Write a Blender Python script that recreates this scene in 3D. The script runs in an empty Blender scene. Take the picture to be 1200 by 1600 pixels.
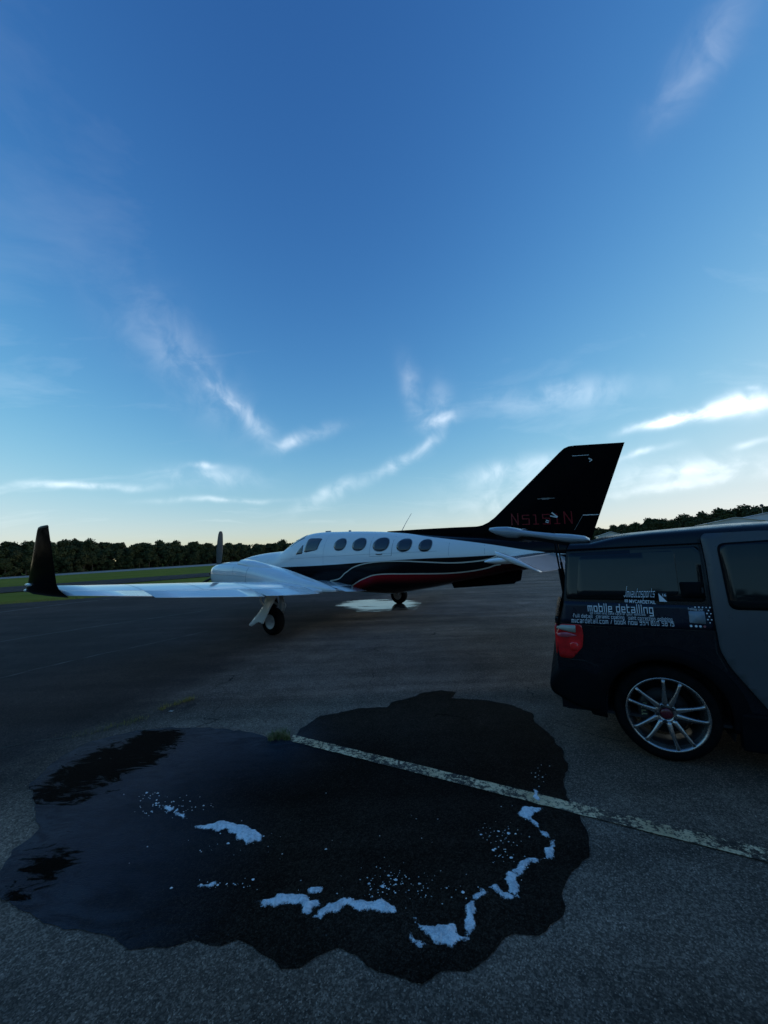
import bpy, bmesh, math, random
from mathutils import Vector, Matrix, noise
R = math.radians
rnd = random.Random(11)
SC = bpy.context.scene
COL = SC.collection

# ------------------------------------------------------------------ camera
cam_data = bpy.data.cameras.new('camera')
cam = bpy.data.objects.new('camera', cam_data)
COL.objects.link(cam)
cam_data.sensor_fit = 'HORIZONTAL'; cam_data.sensor_width = 36.0; cam_data.lens = 18.0
cam_data.clip_start = 0.05; cam_data.clip_end = 6000
PITCH, ROLL, EYE = 5.9, 2.0, 1.65
fw = Vector((0, math.cos(R(PITCH)), math.sin(R(PITCH))))
up0 = Vector((0, -math.sin(R(PITCH)), math.cos(R(PITCH))))
ci = Vector((1, 0, 0))*math.cos(R(ROLL)) - up0*math.sin(R(ROLL))
cj = Vector((1, 0, 0))*math.sin(R(ROLL)) + up0*math.cos(R(ROLL))
m3 = Matrix((ci, cj, -fw)).transposed()
cam.matrix_world = Matrix.Translation((0, 0, EYE)) @ m3.to_4x4()
SC.camera = cam

# ------------------------------------------------------------------ view
SC.view_settings.view_transform = 'Standard'
SC.view_settings.look = 'None'
SC.view_settings.exposure = 1.5
SC.view_settings.gamma = 1.0
SC.view_settings.use_curve_mapping = False

# ------------------------------------------------------------------ world: evening sky with thin cirrus
SUN_EL, SUN_AZ = 8.0, 82.0          # degrees; azimuth from +Y towards +X
WISPS = [[[-0.3357,0.8752,0.3483],[10.185,6.763,-7.178],[-40.339,5.316,-52.23],0.46],[[-0.3022,0.9017,0.3092],[10.156,8.297,-14.265],[-43.289,-3.285,-32.73],0.22],[[-0.4459,0.7794,0.4401],[2.624,4.104,-4.61],[-13.489,-2.251,-9.682],0.15],[[-0.3822,0.8366,0.3924],[5.294,5.104,-5.726],[-16.833,-0.276,-15.809],0.14],[[-0.2329,0.9325,0.276],[19.751,0.337,15.528],[41.474,26.137,-53.32],0.35],[[-0.1862,0.939,0.2893],[11.994,1.413,3.133],[14.38,23.01,-65.425],0.32],[[0.1492,0.9338,0.3251],[23.712,-5.322,4.407],[16.653,20.092,-65.347],0.65],[[0.1202,0.954,0.2745],[19.787,-6.613,14.32],[47.011,11.271,-59.752],0.6],[[0.0459,0.971,0.2348],[17.411,-3.296,10.227],[39.756,13.435,-63.35],0.55],[[-0.1302,0.9792,0.1555],[10.275,0.745,3.913],[20.501,11.625,-56.043],0.4],[[-0.6296,0.762,0.1514],[6.808,5.488,0.689],[-5.412,25.948,-153.132],0.55],[[-0.4058,0.8939,0.1904],[9.799,4.34,0.507],[-1.534,8.518,-43.272],0.35],[[-0.3897,0.9107,0.137],[7.815,3.318,0.174],[-5.69,21.872,-161.536],0.4],[[0.5005,0.497,0.7089],[5.689,-13.68,5.574],[27.781,2.769,-21.556],0.2],[[0.417,0.8444,0.3364],[6.767,-3.075,-0.671],[2.207,12.046,-32.966],0.3],[[0.616,0.7493,0.243],[11.021,-9.1,0.124],[12.591,14.216,-75.746],1.1],[[0.5789,0.7789,0.2411],[17.315,-12.752,-0.38],[13.913,22.006,-104.509],0.9],[[0.6789,0.6929,0.2429],[19.449,-18.697,-1.022],[7.043,9.955,-48.083],1.3],[[0.6567,0.7162,0.2362],[21.12,-18.993,-1.134],[10.569,16.496,-79.417],0.9],[[0.6838,0.678,0.2697],[85.245,-72.251,-34.476],[-7.448,89.13,-205.207],0.7],[[0.3037,0.9338,0.1891],[7.746,-2.677,0.778],[6.768,6.748,-44.19],0.45],[[0.6405,0.7559,0.1352],[7.777,-6.583,-0.039],[4.725,5.913,-55.456],0.55],[[0.609,0.786,0.1063],[6.921,-5.392,0.213],[7.99,6.54,-94.127],0.45],[[0.0896,0.9177,0.3871],[-4.24,-5.154,13.2],[43.683,-8.743,10.618],0.3],[[0.1522,0.92,0.3611],[-2.89,-7.542,20.434],[39.409,-7.604,2.768],0.22],[[0.3724,0.9187,0.1315],[4.707,-1.997,0.621],[3.746,1.745,-22.79],0.3],[[-0.4164,0.8835,0.2146],[29.906,13.605,2.014],[-4.645,29.552,-130.674],0.5],[[0.564,0.805,0.1843],[18.663,-13.431,1.557],[23.684,16.268,-143.558],0.5],[[0.6907,0.7032,0.1686],[26.866,-28.174,7.455],[42.5,-2.64,-163.145],0.5]]
CLOUD = 1.5
SKY_STRENGTH = 0.12
SKY_GAMMA = 1.6
SKY_SAT, SKY_K, SKY_WB = 1.06, 0.33, (1.06, 1.05, 1.17)
def build_world():
    w = bpy.data.worlds.new('World'); SC.world = w; w.use_nodes = True
    nt = w.node_tree; nt.nodes.clear()
    N = lambda t: nt.nodes.new(t)
    L = nt.links.new
    def mth(op, a, b=None, clamp=False):
        n = N('ShaderNodeMath'); n.operation = op; n.use_clamp = clamp
        for i, v in enumerate((a, b)):
            if v is None: continue
            if isinstance(v, (int, float)): n.inputs[i].default_value = v
            else: L(v, n.inputs[i])
        return n.outputs[0]
    def dot(a, vec):
        n = N('ShaderNodeVectorMath'); n.operation = 'DOT_PRODUCT'
        L(a, n.inputs[0]); n.inputs[1].default_value = vec
        return n.outputs['Value']
    tc = N('ShaderNodeTexCoord').outputs['Generated']
    sky = N('ShaderNodeTexSky'); sky.sky_type = 'NISHITA'; sky.sun_disc = False
    sky.sun_elevation = R(SUN_EL); sky.sun_rotation = R(SUN_AZ)
    sky.air_density = 1.0; sky.dust_density = 0.3; sky.ozone_density = 3.0
    hsv = N('ShaderNodeHueSaturation'); hsv.inputs['Saturation'].default_value = SKY_SAT
    wb = N('ShaderNodeVectorMath'); wb.operation = 'MULTIPLY'; L(sky.outputs[0], wb.inputs[0]); wb.inputs[1].default_value = SKY_WB
    L(wb.outputs[0], hsv.inputs['Color'])
    gm = N('ShaderNodeGamma'); gm.inputs['Gamma'].default_value = SKY_GAMMA; L(hsv.outputs[0], gm.inputs['Color'])
    # soft shoulder: the low sun glow is veiled by haze instead of burning out
    ks = N('ShaderNodeVectorMath'); ks.operation = 'SCALE'; L(gm.outputs[0], ks.inputs[0]); ks.inputs['Scale'].default_value = SKY_K
    ka = N('ShaderNodeVectorMath'); ka.operation = 'ADD'; L(ks.outputs[0], ka.inputs[0]); ka.inputs[1].default_value = (1, 1, 1)
    kd = N('ShaderNodeVectorMath'); kd.operation = 'DIVIDE'; L(gm.outputs[0], kd.inputs[0]); L(ka.outputs[0], kd.inputs[1])
    # warped direction, so the wisps curl
    n1 = N('ShaderNodeTexNoise'); n1.inputs['Scale'].default_value = 4.5; n1.inputs['Detail'].default_value = 4.0
    L(tc, n1.inputs['Vector'])
    sub = N('ShaderNodeVectorMath'); sub.operation = 'SUBTRACT'; L(n1.outputs['Color'], sub.inputs[0]); sub.inputs[1].default_value = (.5, .5, .5)
    scl = N('ShaderNodeVectorMath'); scl.operation = 'SCALE'; L(sub.outputs[0], scl.inputs[0]); scl.inputs['Scale'].default_value = 0.065
    add = N('ShaderNodeVectorMath'); add.operation = 'ADD'; L(tc, add.inputs[0]); L(scl.outputs[0], add.inputs[1])
    D = add.outputs[0]
    tot = None
    for d0, a, b, inten in WISPS:
        qa = dot(D, a); qb = dot(D, b)
        s = mth('ADD', mth('MULTIPLY', qa, qa), mth('MULTIPLY', qb, qb))
        front = mth('GREATER_THAN', dot(D, d0), 0.2)
        e = mth('MULTIPLY', mth('EXPONENT', mth('MULTIPLY', s, -1.0)), mth('MULTIPLY', front, inten))
        tot = e if tot is None else mth('ADD', tot, e)
    # a faint veil of cirrus on the whole dome, on a plane overhead so that it foreshortens to the horizon
    sep = N('ShaderNodeSeparateXYZ'); L(D, sep.inputs[0])
    zc = mth('ADD', mth('MAXIMUM', sep.outputs['Z'], 0.0), 0.08)
    cmb = N('ShaderNodeCombineXYZ'); L(mth('DIVIDE', sep.outputs['X'], zc), cmb.inputs[0]); L(mth('DIVIDE', sep.outputs['Y'], zc), cmb.inputs[1])
    mp = N('ShaderNodeMapping'); mp.inputs['Rotation'].default_value = (0, 0, R(35)); mp.inputs['Scale'].default_value = (0.55, 1.5, 1)
    L(cmb.outputs[0], mp.inputs['Vector'])
    n2 = N('ShaderNodeTexNoise'); n2.inputs['Scale'].default_value = 1.1; n2.inputs['Detail'].default_value = 7.0; n2.inputs['Roughness'].default_value = .6
    n2.inputs['Distortion'].default_value = 0.6
    L(mp.outputs[0], n2.inputs['Vector'])
    veil = mth('MULTIPLY', mth('MAXIMUM', mth('SUBTRACT', n2.outputs['Fac'], 0.56), 0.0), 0.5)
    # fine streaks inside the wisps
    n3 = N('ShaderNodeTexNoise'); n3.inputs['Scale'].default_value = 15.0; n3.inputs['Detail'].default_value = 4.0; n3.inputs['Roughness'].default_value = .55; n3.inputs['Distortion'].default_value = .5
    L(D, n3.inputs['Vector'])
    st = N('ShaderNodeMapRange'); st.interpolation_type = 'SMOOTHSTEP'
    st.inputs['From Min'].default_value = .30; st.inputs['From Max'].default_value = .72
    st.inputs['To Min'].default_value = .12; st.inputs['To Max'].default_value = 1.0
    L(n3.outputs['Fac'], st.inputs['Value'])
    f = mth('ADD', mth('MULTIPLY', tot, st.outputs[0]), veil)
    f = mth('MINIMUM', f, 0.93)
    # cloud light: the sky's own brightness towards the sun, paler and stronger
    cl = N('ShaderNodeMixRGB'); cl.blend_type = 'ADD'; cl.inputs[0].default_value = 1.0
    des = N('ShaderNodeHueSaturation'); des.inputs['Saturation'].default_value = .35; des.inputs['Value'].default_value = 1.25
    L(kd.outputs[0], des.inputs['Color']); L(des.outputs[0], cl.inputs[1]); cl.inputs[2].default_value = (CLOUD*.95, CLOUD*.98, CLOUD*1.02, 1)
    mix = N('ShaderNodeMixRGB'); L(f, mix.inputs[0]); L(kd.outputs[0], mix.inputs[1]); L(cl.outputs[0], mix.inputs[2])
    bg = N('ShaderNodeBackground'); bg.inputs['Strength'].default_value = SKY_STRENGTH
    L(mix.outputs[0], bg.inputs['Color'])
    o = N('ShaderNodeOutputWorld'); L(bg.outputs[0], o.inputs[0])
build_world()

sun_data = bpy.data.lights.new('sun', 'SUN'); sun_data.energy = 0.15; sun_data.angle = R(6.0); sun_data.color = (1.0, .86, .70)
sun = bpy.data.objects.new('sun', sun_data); COL.objects.link(sun)
sd = Vector((math.sin(R(SUN_AZ))*math.cos(R(SUN_EL)), math.cos(R(SUN_AZ))*math.cos(R(SUN_EL)), math.sin(R(SUN_EL))))
sun.rotation_euler = sd.to_track_quat('Z', 'Y').to_euler()
sun.location = sd*50

# ------------------------------------------------------------------ helpers
def obj(name, mesh, material=None, parent=None, smooth=False):
    o = bpy.data.objects.new(name, mesh); COL.objects.link(o)
    if material is not None and not mesh.materials: mesh.materials.append(material)
    if parent is not None: o.parent = parent
    if smooth: mesh.shade_smooth()
    return o
def tag(o, label=None, cat=None, group=None, kind=None):
    if label: o['label'] = label
    if cat: o['category'] = cat
    if group: o['group'] = group
    if kind: o['kind'] = kind
    return o
def empty(name, loc=(0, 0, 0), rz=0.0, parent=None):
    o = bpy.data.objects.new(name, None); COL.objects.link(o)
    o.location = loc; o.rotation_euler = (0, 0, rz); o.empty_display_size = .2
    if parent is not None: o.parent = parent
    return o
def pmesh(name, verts, faces):
    m = bpy.data.meshes.new(name); m.from_pydata([tuple(v) for v in verts], [], faces); m.update(); return m
def bm_mesh(bm, name):
    m = bpy.data.meshes.new(name); bm.normal_update(); bm.to_mesh(m); bm.free(); return m
def loft(name, rings, close_ends=True, closed=True):
    vs = [v for r in rings for v in r]; k = len(rings[0]); fs = []
    for i in range(len(rings)-1):
        for j in range(k if closed else k-1):
            a = i*k+j; b = i*k+(j+1) % k
            fs.append((a, b, b+k, a+k))
    if close_ends:
        fs.append(tuple(range(k))[::-1]); fs.append(tuple((len(rings)-1)*k+j for j in range(k)))
    m = pmesh(name, vs, fs)
    bm = bmesh.new(); bm.from_mesh(m); bmesh.ops.recalc_face_normals(bm, faces=bm.faces); bm.to_mesh(m); bm.free()
    return m
def interp(x, xs, ys):
    if x <= xs[0]: return ys[0]
    for i in range(1, len(xs)):
        if x <= xs[i]:
            t = (x-xs[i-1])/(xs[i]-xs[i-1]); return ys[i-1]+(ys[i]-ys[i-1])*t
    return ys[-1]
def smooth_interp(x, xs, ys):
    # cubic hermite through the points
    n = len(xs)
    if x <= xs[0]: return ys[0]
    if x >= xs[-1]: return ys[-1]
    i = 1
    while x > xs[i]: i += 1
    def slope(k):
        if k == 0: return (ys[1]-ys[0])/(xs[1]-xs[0])
        if k == n-1: return (ys[-1]-ys[-2])/(xs[-1]-xs[-2])
        a = (ys[k]-ys[k-1])/(xs[k]-xs[k-1]); b = (ys[k+1]-ys[k])/(xs[k+1]-xs[k])
        return 0 if a*b <= 0 else 2*a*b/(a+b)
    h = xs[i]-xs[i-1]; t = (x-xs[i-1])/h
    return ((2*t**3-3*t**2+1)*ys[i-1]+(t**3-2*t**2+t)*h*slope(i-1)+(-2*t**3+3*t**2)*ys[i]+(t**3-t**2)*h*slope(i))
def poly_panel(name, pts, mp, step=.06, thick=0.0, tdir=None, holes=()):
    """polygon in (a, b) cut into a fine grid, then each vertex moved by mp(a, b) -> (x, y, z); optional thickness along tdir"""
    bm = bmesh.new()
    f = bm.faces.new([bm.verts.new((p[0], p[1], 0)) for p in pts])
    a0 = min(p[0] for p in pts); a1 = max(p[0] for p in pts); b0 = min(p[1] for p in pts); b1 = max(p[1] for p in pts)
    for ax, lo, hi in ((0, a0, a1), (1, b0, b1)):
        k = lo+step
        while k < hi-1e-4:
            co = (k, 0, 0) if ax == 0 else (0, k, 0); no = (1, 0, 0) if ax == 0 else (0, 1, 0)
            bmesh.ops.bisect_plane(bm, geom=bm.verts[:]+bm.edges[:]+bm.faces[:], plane_co=co, plane_no=no, dist=1e-5)
            k += step
    for v in bm.verts: v.co = Vector(mp(v.co.x, v.co.y))
    if thick:
        d = Vector(tdir)*thick
        r = bmesh.ops.extrude_face_region(bm, geom=bm.faces[:])
        for e in r['geom']:
            if isinstance(e, bmesh.types.BMVert): e.co += d
    bmesh.ops.recalc_face_normals(bm, faces=bm.faces)
    return bm_mesh(bm, name)
def tube(name, pts, rad, seg=8, rads=None):
    rings = []
    pts = [Vector(p) for p in pts]
    for i, p in enumerate(pts):
        t = (pts[min(i+1, len(pts)-1)]-pts[max(i-1, 0)]).normalized()
        a = t.orthogonal().normalized() if i == 0 else (a - t*a.dot(t)).normalized()
        b = t.cross(a); r = rads[i] if rads else rad
        rings.append([p+(a*math.cos(2*math.pi*k/seg)+b*math.sin(2*math.pi*k/seg))*r for k in range(seg)])
    return loft(name, rings)
def revolve(name, prof, axis='y', seg=32, centre=(0, 0, 0), caps=True):
    """profile of (axial, radius) pairs"""
    rings = []
    c = Vector(centre)
    for a, r in prof:
        ring = []
        for k in range(seg):
            t = 2*math.pi*k/seg
            if axis == 'y': v = Vector((math.cos(t)*r, a, math.sin(t)*r))
            elif axis == 'x': v = Vector((a, math.cos(t)*r, math.sin(t)*r))
            else: v = Vector((math.cos(t)*r, math.sin(t)*r, a))
            ring.append(c+v)
        rings.append(ring)
    return loft(name, rings, caps)
def box(name, x0, x1, y0, y1, z0, z1, bev=0.0):
    bm = bmesh.new(); bmesh.ops.create_cube(bm, size=1)
    for v in bm.verts: v.co = Vector(((x0+x1)/2+v.co.x*(x1-x0), (y0+y1)/2+v.co.y*(y1-y0), (z0+z1)/2+v.co.z*(z1-z0)))
    if bev: bmesh.ops.bevel(bm, geom=bm.edges[:], offset=bev, segments=2, affect='EDGES', profile=.6)
    return bm_mesh(bm, name)
def join_meshes(name, ms):
    bm = bmesh.new()
    for m in ms: bm.from_mesh(m); bpy.data.meshes.remove(m)
    return bm_mesh(bm, name)

# ------------------------------------------------------------------ materials
class NT:
    def __init__(s, name):
        s.m = bpy.data.materials.new(name); s.m.use_nodes = True; s.t = s.m.node_tree
        s.b = s.t.nodes['Principled BSDF']; s.out = s.t.nodes['Material Output']
    def n(s, typ): return s.t.nodes.new(typ)
    def l(s, a, b): s.t.links.new(a, b)
    def pos(s): return s.n('ShaderNodeNewGeometry').outputs['Position']
    def objc(s): return s.n('ShaderNodeTexCoord').outputs['Object']
    def noise(s, vec, scale, detail=4, rough=.55, dist=0):
        n = s.n('ShaderNodeTexNoise'); n.inputs['Scale'].default_value = scale; n.inputs['Detail'].default_value = detail
        n.inputs['Roughness'].default_value = rough; n.inputs['Distortion'].default_value = dist
        if vec is not None: s.l(vec, n.inputs['Vector'])
        return n.outputs['Fac']
    def vor(s, vec, scale, out='Color', feature='F1'):
        n = s.n('ShaderNodeTexVoronoi'); n.feature = feature; n.inputs['Scale'].default_value = scale
        s.l(vec, n.inputs['Vector']); return n.outputs[out]
    def mapping(s, vec, scale=(1, 1, 1), rot=(0, 0, 0), loc=(0, 0, 0)):
        n = s.n('ShaderNodeMapping'); n.inputs['Scale'].default_value = scale; n.inputs['Rotation'].default_value = rot; n.inputs['Location'].default_value = loc
        s.l(vec, n.inputs['Vector']); return n.outputs[0]
    def math(s, op, a, b=None, clamp=False):
        n = s.n('ShaderNodeMath'); n.operation = op; n.use_clamp = clamp
        for i, v in enumerate((a, b)):
            if v is None: continue
            if isinstance(v, (int, float)): n.inputs[i].default_value = v
            else: s.l(v, n.inputs[i])
        return n.outputs[0]
    def rng(s, v, a, b, c=0.0, d=1.0, smooth=True):
        n = s.n('ShaderNodeMapRange'); n.interpolation_type = 'SMOOTHSTEP' if smooth else 'LINEAR'
        for k, x in zip(('From Min', 'From Max', 'To Min', 'To Max'), (a, b, c, d)): n.inputs[k].default_value = x
        s.l(v, n.inputs['Value']); return n.outputs[0]
    def mix(s, f, a, b, mode='MIX'):
        n = s.n('ShaderNodeMixRGB'); n.blend_type = mode
        for i, v in enumerate((f, a, b)):
            if isinstance(v, (int, float)): n.inputs[i].default_value = v
            elif isinstance(v, tuple): n.inputs[i].default_value = (*v, 1) if len(v) == 3 else v
            else: s.l(v, n.inputs[i])
        return n.outputs[0]
    def bump(s, h, strength=.3, dist=.01):
        n = s.n('ShaderNodeBump'); n.inputs['Strength'].default_value = strength; n.inputs['Distance'].default_value = dist
        s.l(h, n.inputs['Height']); s.l(n.outputs[0], s.b.inputs['Normal'])
    def set(s, **k):
        for kk, v in k.items():
            i = s.b.inputs[{'color': 'Base Color', 'rough': 'Roughness', 'metal': 'Metallic', 'coat': 'Coat Weight', 'spec': 'Specular IOR Level', 'coatr': 'Coat Roughness', 'trans': 'Transmission Weight', 'ior': 'IOR', 'alpha': 'Alpha'}[kk]]
            if isinstance(v, (int, float)): i.default_value = v
            elif isinstance(v, tuple): i.default_value = (*v, 1) if len(v) == 3 else v
            else: s.l(v, i)
        return s
def simple(name, color, rough=.5, metal=0.0, coat=0.0, var=.12, vscale=6.0, spec=.5, bump=0.0, bscale=60.0):
    t = NT(name)
    oc = t.objc(); nz = t.noise(oc, vscale, 5)
    c0 = tuple(x*(1-var) for x in color); c1 = tuple(min(1, x*(1+var)) for x in color)
    t.set(color=t.mix(t.rng(nz, .3, .7), c0, c1), metal=metal, coat=coat, spec=spec)
    t.set(rough=t.rng(t.noise(oc, vscale*2.3, 4), .3, .7, max(.02, rough*.8), min(1, rough*1.2)))
    t.b.inputs['Coat Roughness'].default_value = .06
    if bump: t.bump(t.noise(oc, bscale, 3), bump, .004)
    return t.m

# ================================================================== THE GROUND
NX, NY, S0 = -0.53741, 0.84332, 22.444        # the apron's far edge: points with NX*x + NY*y = S0
DX, DY = 0.84332, 0.53741
def terrain(x, y):
    """fields beyond the apron edge fall away gently to the left"""
    s = x*NX+y*NY-S0
    if s <= 0: return 0.0
    az = math.degrees(math.atan2(x, y))
    if az < -110: return 0.0
    k = .0193*min(max((-az-3)/42, 0), 1.0)*min(1, (110+az)/30 if az < -80 else 1)
    return -k*min(s, 230)

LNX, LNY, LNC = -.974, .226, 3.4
def asphalt_nodes(t, p, base=.052, dark=1.0):
    """colour, height and roughness of weathered asphalt"""
    cell = t.vor(p, 165.0, 'Color'); sp = t.n('ShaderNodeSeparateColor'); t.l(cell, sp.inputs[0])
    chips = t.rng(sp.outputs[0], .25, 1.0, .62, 1.45)
    pale = t.math('GREATER_THAN', sp.outputs[1], .93)
    cell2 = t.vor(p, 80.0, 'Color'); sp2 = t.n('ShaderNodeSeparateColor'); t.l(cell2, sp2.inputs[0])
    chips = t.math('MULTIPLY', chips, t.rng(sp2.outputs[0], 0, 1, .75, 1.25))
    big = t.rng(t.noise(p, .35, 6, .6, .4), .3, .72, .60, 1.38)
    mid = t.rng(t.noise(p, 2.6, 6, .65), .3, .7, .82, 1.16)
    # long streaks of tyre wear and dried run-off along the apron
    st = t.mapping(p, (.10, 1.4, 1), (0, 0, -math.atan2(DY, DX)))
    streak = t.rng(t.noise(st, 1.0, 5, .6, .25), .32, .68, .66, 1.30)
    val = t.math('MULTIPLY', t.math('MULTIPLY', chips, big), t.math('MULTIPLY', mid, streak))
    val = t.math('ADD', val, t.math('MULTIPLY', pale, .9))
    # oil spots, old tyre scuffs and hairline cracks
    spots = t.math('MULTIPLY', t.rng(t.noise(p, 1.9, 3, .5), .66, .76), .45)
    scuff = t.math('MULTIPLY', t.rng(t.noise(t.mapping(p, (.16, 2.4, 1), (0, 0, R(31))), 1.0, 4, .6, .3), .60, .72), .30)
    wp = t.n('ShaderNodeVectorMath'); wp.operation = 'ADD'; t.l(p, wp.inputs[0])
    wn = t.n('ShaderNodeTexNoise'); wn.inputs['Scale'].default_value = 2.2; wn.inputs['Detail'].default_value = 5; t.l(p, wn.inputs['Vector'])
    ws = t.n('ShaderNodeVectorMath'); ws.operation = 'SCALE'; t.l(wn.outputs['Color'], ws.inputs[0]); ws.inputs['Scale'].default_value = .55; t.l(ws.outputs[0], wp.inputs[1])
    ce = t.vor(wp.outputs[0], .42, 'Distance', 'DISTANCE_TO_EDGE')
    crk = t.math('MULTIPLY', t.rng(ce, .0015, .0055, 1, 0), t.rng(t.noise(p, .7, 3), .48, .62))
    val = t.math('MULTIPLY', val, t.math('SUBTRACT', 1.0, t.math('MAXIMUM', t.math('MAXIMUM', spots, scuff), t.math('MULTIPLY', crk, .75))))
    g = base*dark
    tint = t.mix(t.rng(t.noise(p, .5, 4), .35, .65), (g*1.58, g*1.07, g*.76), (g*1.46, g*1.07, g*.82))
    # older, darker surfacing along the field; soft wing shade is painted into its tone
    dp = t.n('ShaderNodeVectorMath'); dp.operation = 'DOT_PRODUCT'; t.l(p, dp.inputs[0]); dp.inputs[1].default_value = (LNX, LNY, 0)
    lane_shade = t.rng(t.math('ADD', t.math('SUBTRACT', dp.outputs['Value'], LNC), t.math('MULTIPLY', t.math('SUBTRACT', t.noise(p, .8, 5, .6), .5), 1.6)), -.35, .75)
    tint = t.mix(lane_shade, tint, (g*.42, g*.29, g*.25))
    col = t.mix(1.0, tint, t.math('MULTIPLY', val, 1.0), 'MULTIPLY')
    height = t.math('ADD', t.math('MULTIPLY', t.vor(p, 165.0, 'Distance'), -.9), t.math('MULTIPLY', t.noise(p, 30, 4), .5))
    return col, height
def asphalt(name, base=.052):
    t = NT(name); p = t.pos(); c, h = asphalt_nodes(t, p, base)
    t.set(color=c, rough=.88, spec=.16); t.bump(h, .6, .005); return t.m
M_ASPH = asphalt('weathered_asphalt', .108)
M_TAXI = asphalt('taxiway_asphalt', .075)
def grass_mat():
    t = NT('field_grass'); p = t.pos()
    st = t.mapping(p, (.12, 1, 1), (0, 0, -math.atan2(DY, DX)))
    a = t.mix(t.rng(t.noise(p, .09, 6, .6), .35, .65), (.175, .190, .032), (.25, .245, .048))
    a = t.mix(t.rng(t.noise(st, .5, 5, .6), .4, .7, 0, .55), a, (.24, .23, .08))
    a = t.mix(t.rng(t.noise(p, 9, 4, .7), .3, .7, 0, .35), a, (.08, .10, .02))
    t.set(color=a, rough=1.0, spec=0.0); t.bump(t.noise(p, 14, 5, .7), .8, .06)
    return t.m
M_GRASS = grass_mat()

# terrain sheet: rings round the place, reaching the horizon
def terrain_mesh():
    rad = [0, 4, 8, 12, 15, 18, 21, 24, 28, 33, 39, 46, 55, 66, 80, 97, 118, 143, 174, 211, 256, 310, 400, 560, 850, 1400, 2600, 5000]
    K = 144; vs = [(0, 0, -.06)]; fs = []
    for r in rad[1:]:
        for k in range(K):
            a = 2*math.pi*k/K; x, y = r*math.sin(a), r*math.cos(a)
            z = terrain(x, y)-.025 + .015*noise.noise(Vector((x*.05, y*.05, 0)))
            if r > 300: z -= (r-300)*.004*0
            vs.append((x, y, z))
    for k in range(K): fs.append((0, 1+(k+1) % K, 1+k))
    for i in range(len(rad)-2):
        for k in range(K):
            a = 1+i*K+k; b = 1+i*K+(k+1) % K
            fs.append((a, b, b+K, a+K))
    return pmesh('ground', vs, fs)
tag(obj('ground', terrain_mesh(), M_GRASS, smooth=True), 'green and straw coloured airfield grass falling away behind the apron', kind='structure')

# the apron: big asphalt sheet with an uneven far edge
def apron_mesh():
    vs = []; fs = []
    n = 260; lo, hi = -60.0, 190.0
    for i in range(n+1):
        u = lo+(hi-lo)*i/n
        w = .22*noise.noise(Vector((u*.35, 3, 0)))+.10*noise.noise(Vector((u*1.7, 9, 0)))
        far = S0+w
        vs.append((DX*u+NX*far, DY*u+NY*far, .004)); vs.append((DX*u+NX*-70, DY*u+NY*-70, .004))
    for i in range(n): fs.append((2*i, 2*i+1, 2*i+3, 2*i+2))
    return pmesh('apron', vs, fs)
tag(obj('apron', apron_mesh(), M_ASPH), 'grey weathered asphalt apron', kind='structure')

WET = [[-0.861,3.832],[-0.725,4.104],[-0.344,4.263],[-0.039,4.271],[0.011,4.405],[0.214,4.497],[0.332,4.622],[0.605,4.718],[0.753,4.622],[0.673,4.455],[1.041,4.367],[1.272,4.224],[1.392,4.006],[1.36,3.794],[1.383,3.54],[1.362,3.273],[1.306,3.047],[1.197,2.893],[1.137,2.718],[1.143,2.562],[1.085,2.351],[1.015,2.217],[0.89,2.121],[0.823,2.049],[0.778,1.998],[0.769,1.933],[0.699,1.875],[0.591,1.816],[0.45,1.799],[0.402,1.775],[0.349,1.726],[0.265,1.693],[0.161,1.673],[0.084,1.647],[-0.001,1.667],[-0.076,1.697],[-0.169,1.756],[-0.251,1.784],[-0.303,1.773],[-0.398,1.721],[-0.474,1.717],[-0.55,1.756],[-0.621,1.809],[-0.695,1.825],[-0.759,1.814],[-0.891,1.832],[-0.968,1.821],[-1.052,1.803],[-1.141,1.814],[-1.254,1.858],[-1.314,1.883],[-1.507,1.91],[-1.668,1.961],[-1.824,2.031],[-1.992,2.107],[-2.105,2.186],[-2.154,2.269],[-2.217,2.406],[-2.197,2.505],[-2.224,2.587],[-2.394,2.744],[-2.614,2.961],[-2.712,3.042],[-2.753,3.167],[-2.797,3.302],[-2.833,3.502],[-2.78,3.721],[-2.623,3.833],[-2.47,3.926],[-2.209,3.961],[-1.754,3.926],[-1.336,3.802],[-1.084,3.66],[-0.898,3.612]]
FILM = [[-2.712,3.042],[-2.797,3.302],[-2.78,3.721],[-2.47,3.926],[-1.754,3.926],[-1.261,3.759],[-1.061,3.489],[-1.477,3.313],[-1.605,2.979],[-1.708,2.773],[-1.416,2.37],[-1.463,2.086],[-1.698,1.994],[-1.992,2.107],[-2.217,2.406],[-2.224,2.587]]
CLEAR = [[-2.598,3.075],[-2.59,3.336],[-2.491,3.564],[-2.305,3.81],[-2.122,3.861],[-2.026,3.765],[-1.996,3.396],[-2.141,3.216],[-2.16,2.973],[-2.262,2.87],[-2.435,2.915]]
CLEAR2 = [[-1.936,2.239],[-1.942,2.325],[-1.835,2.215],[-1.869,2.176]]
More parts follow.
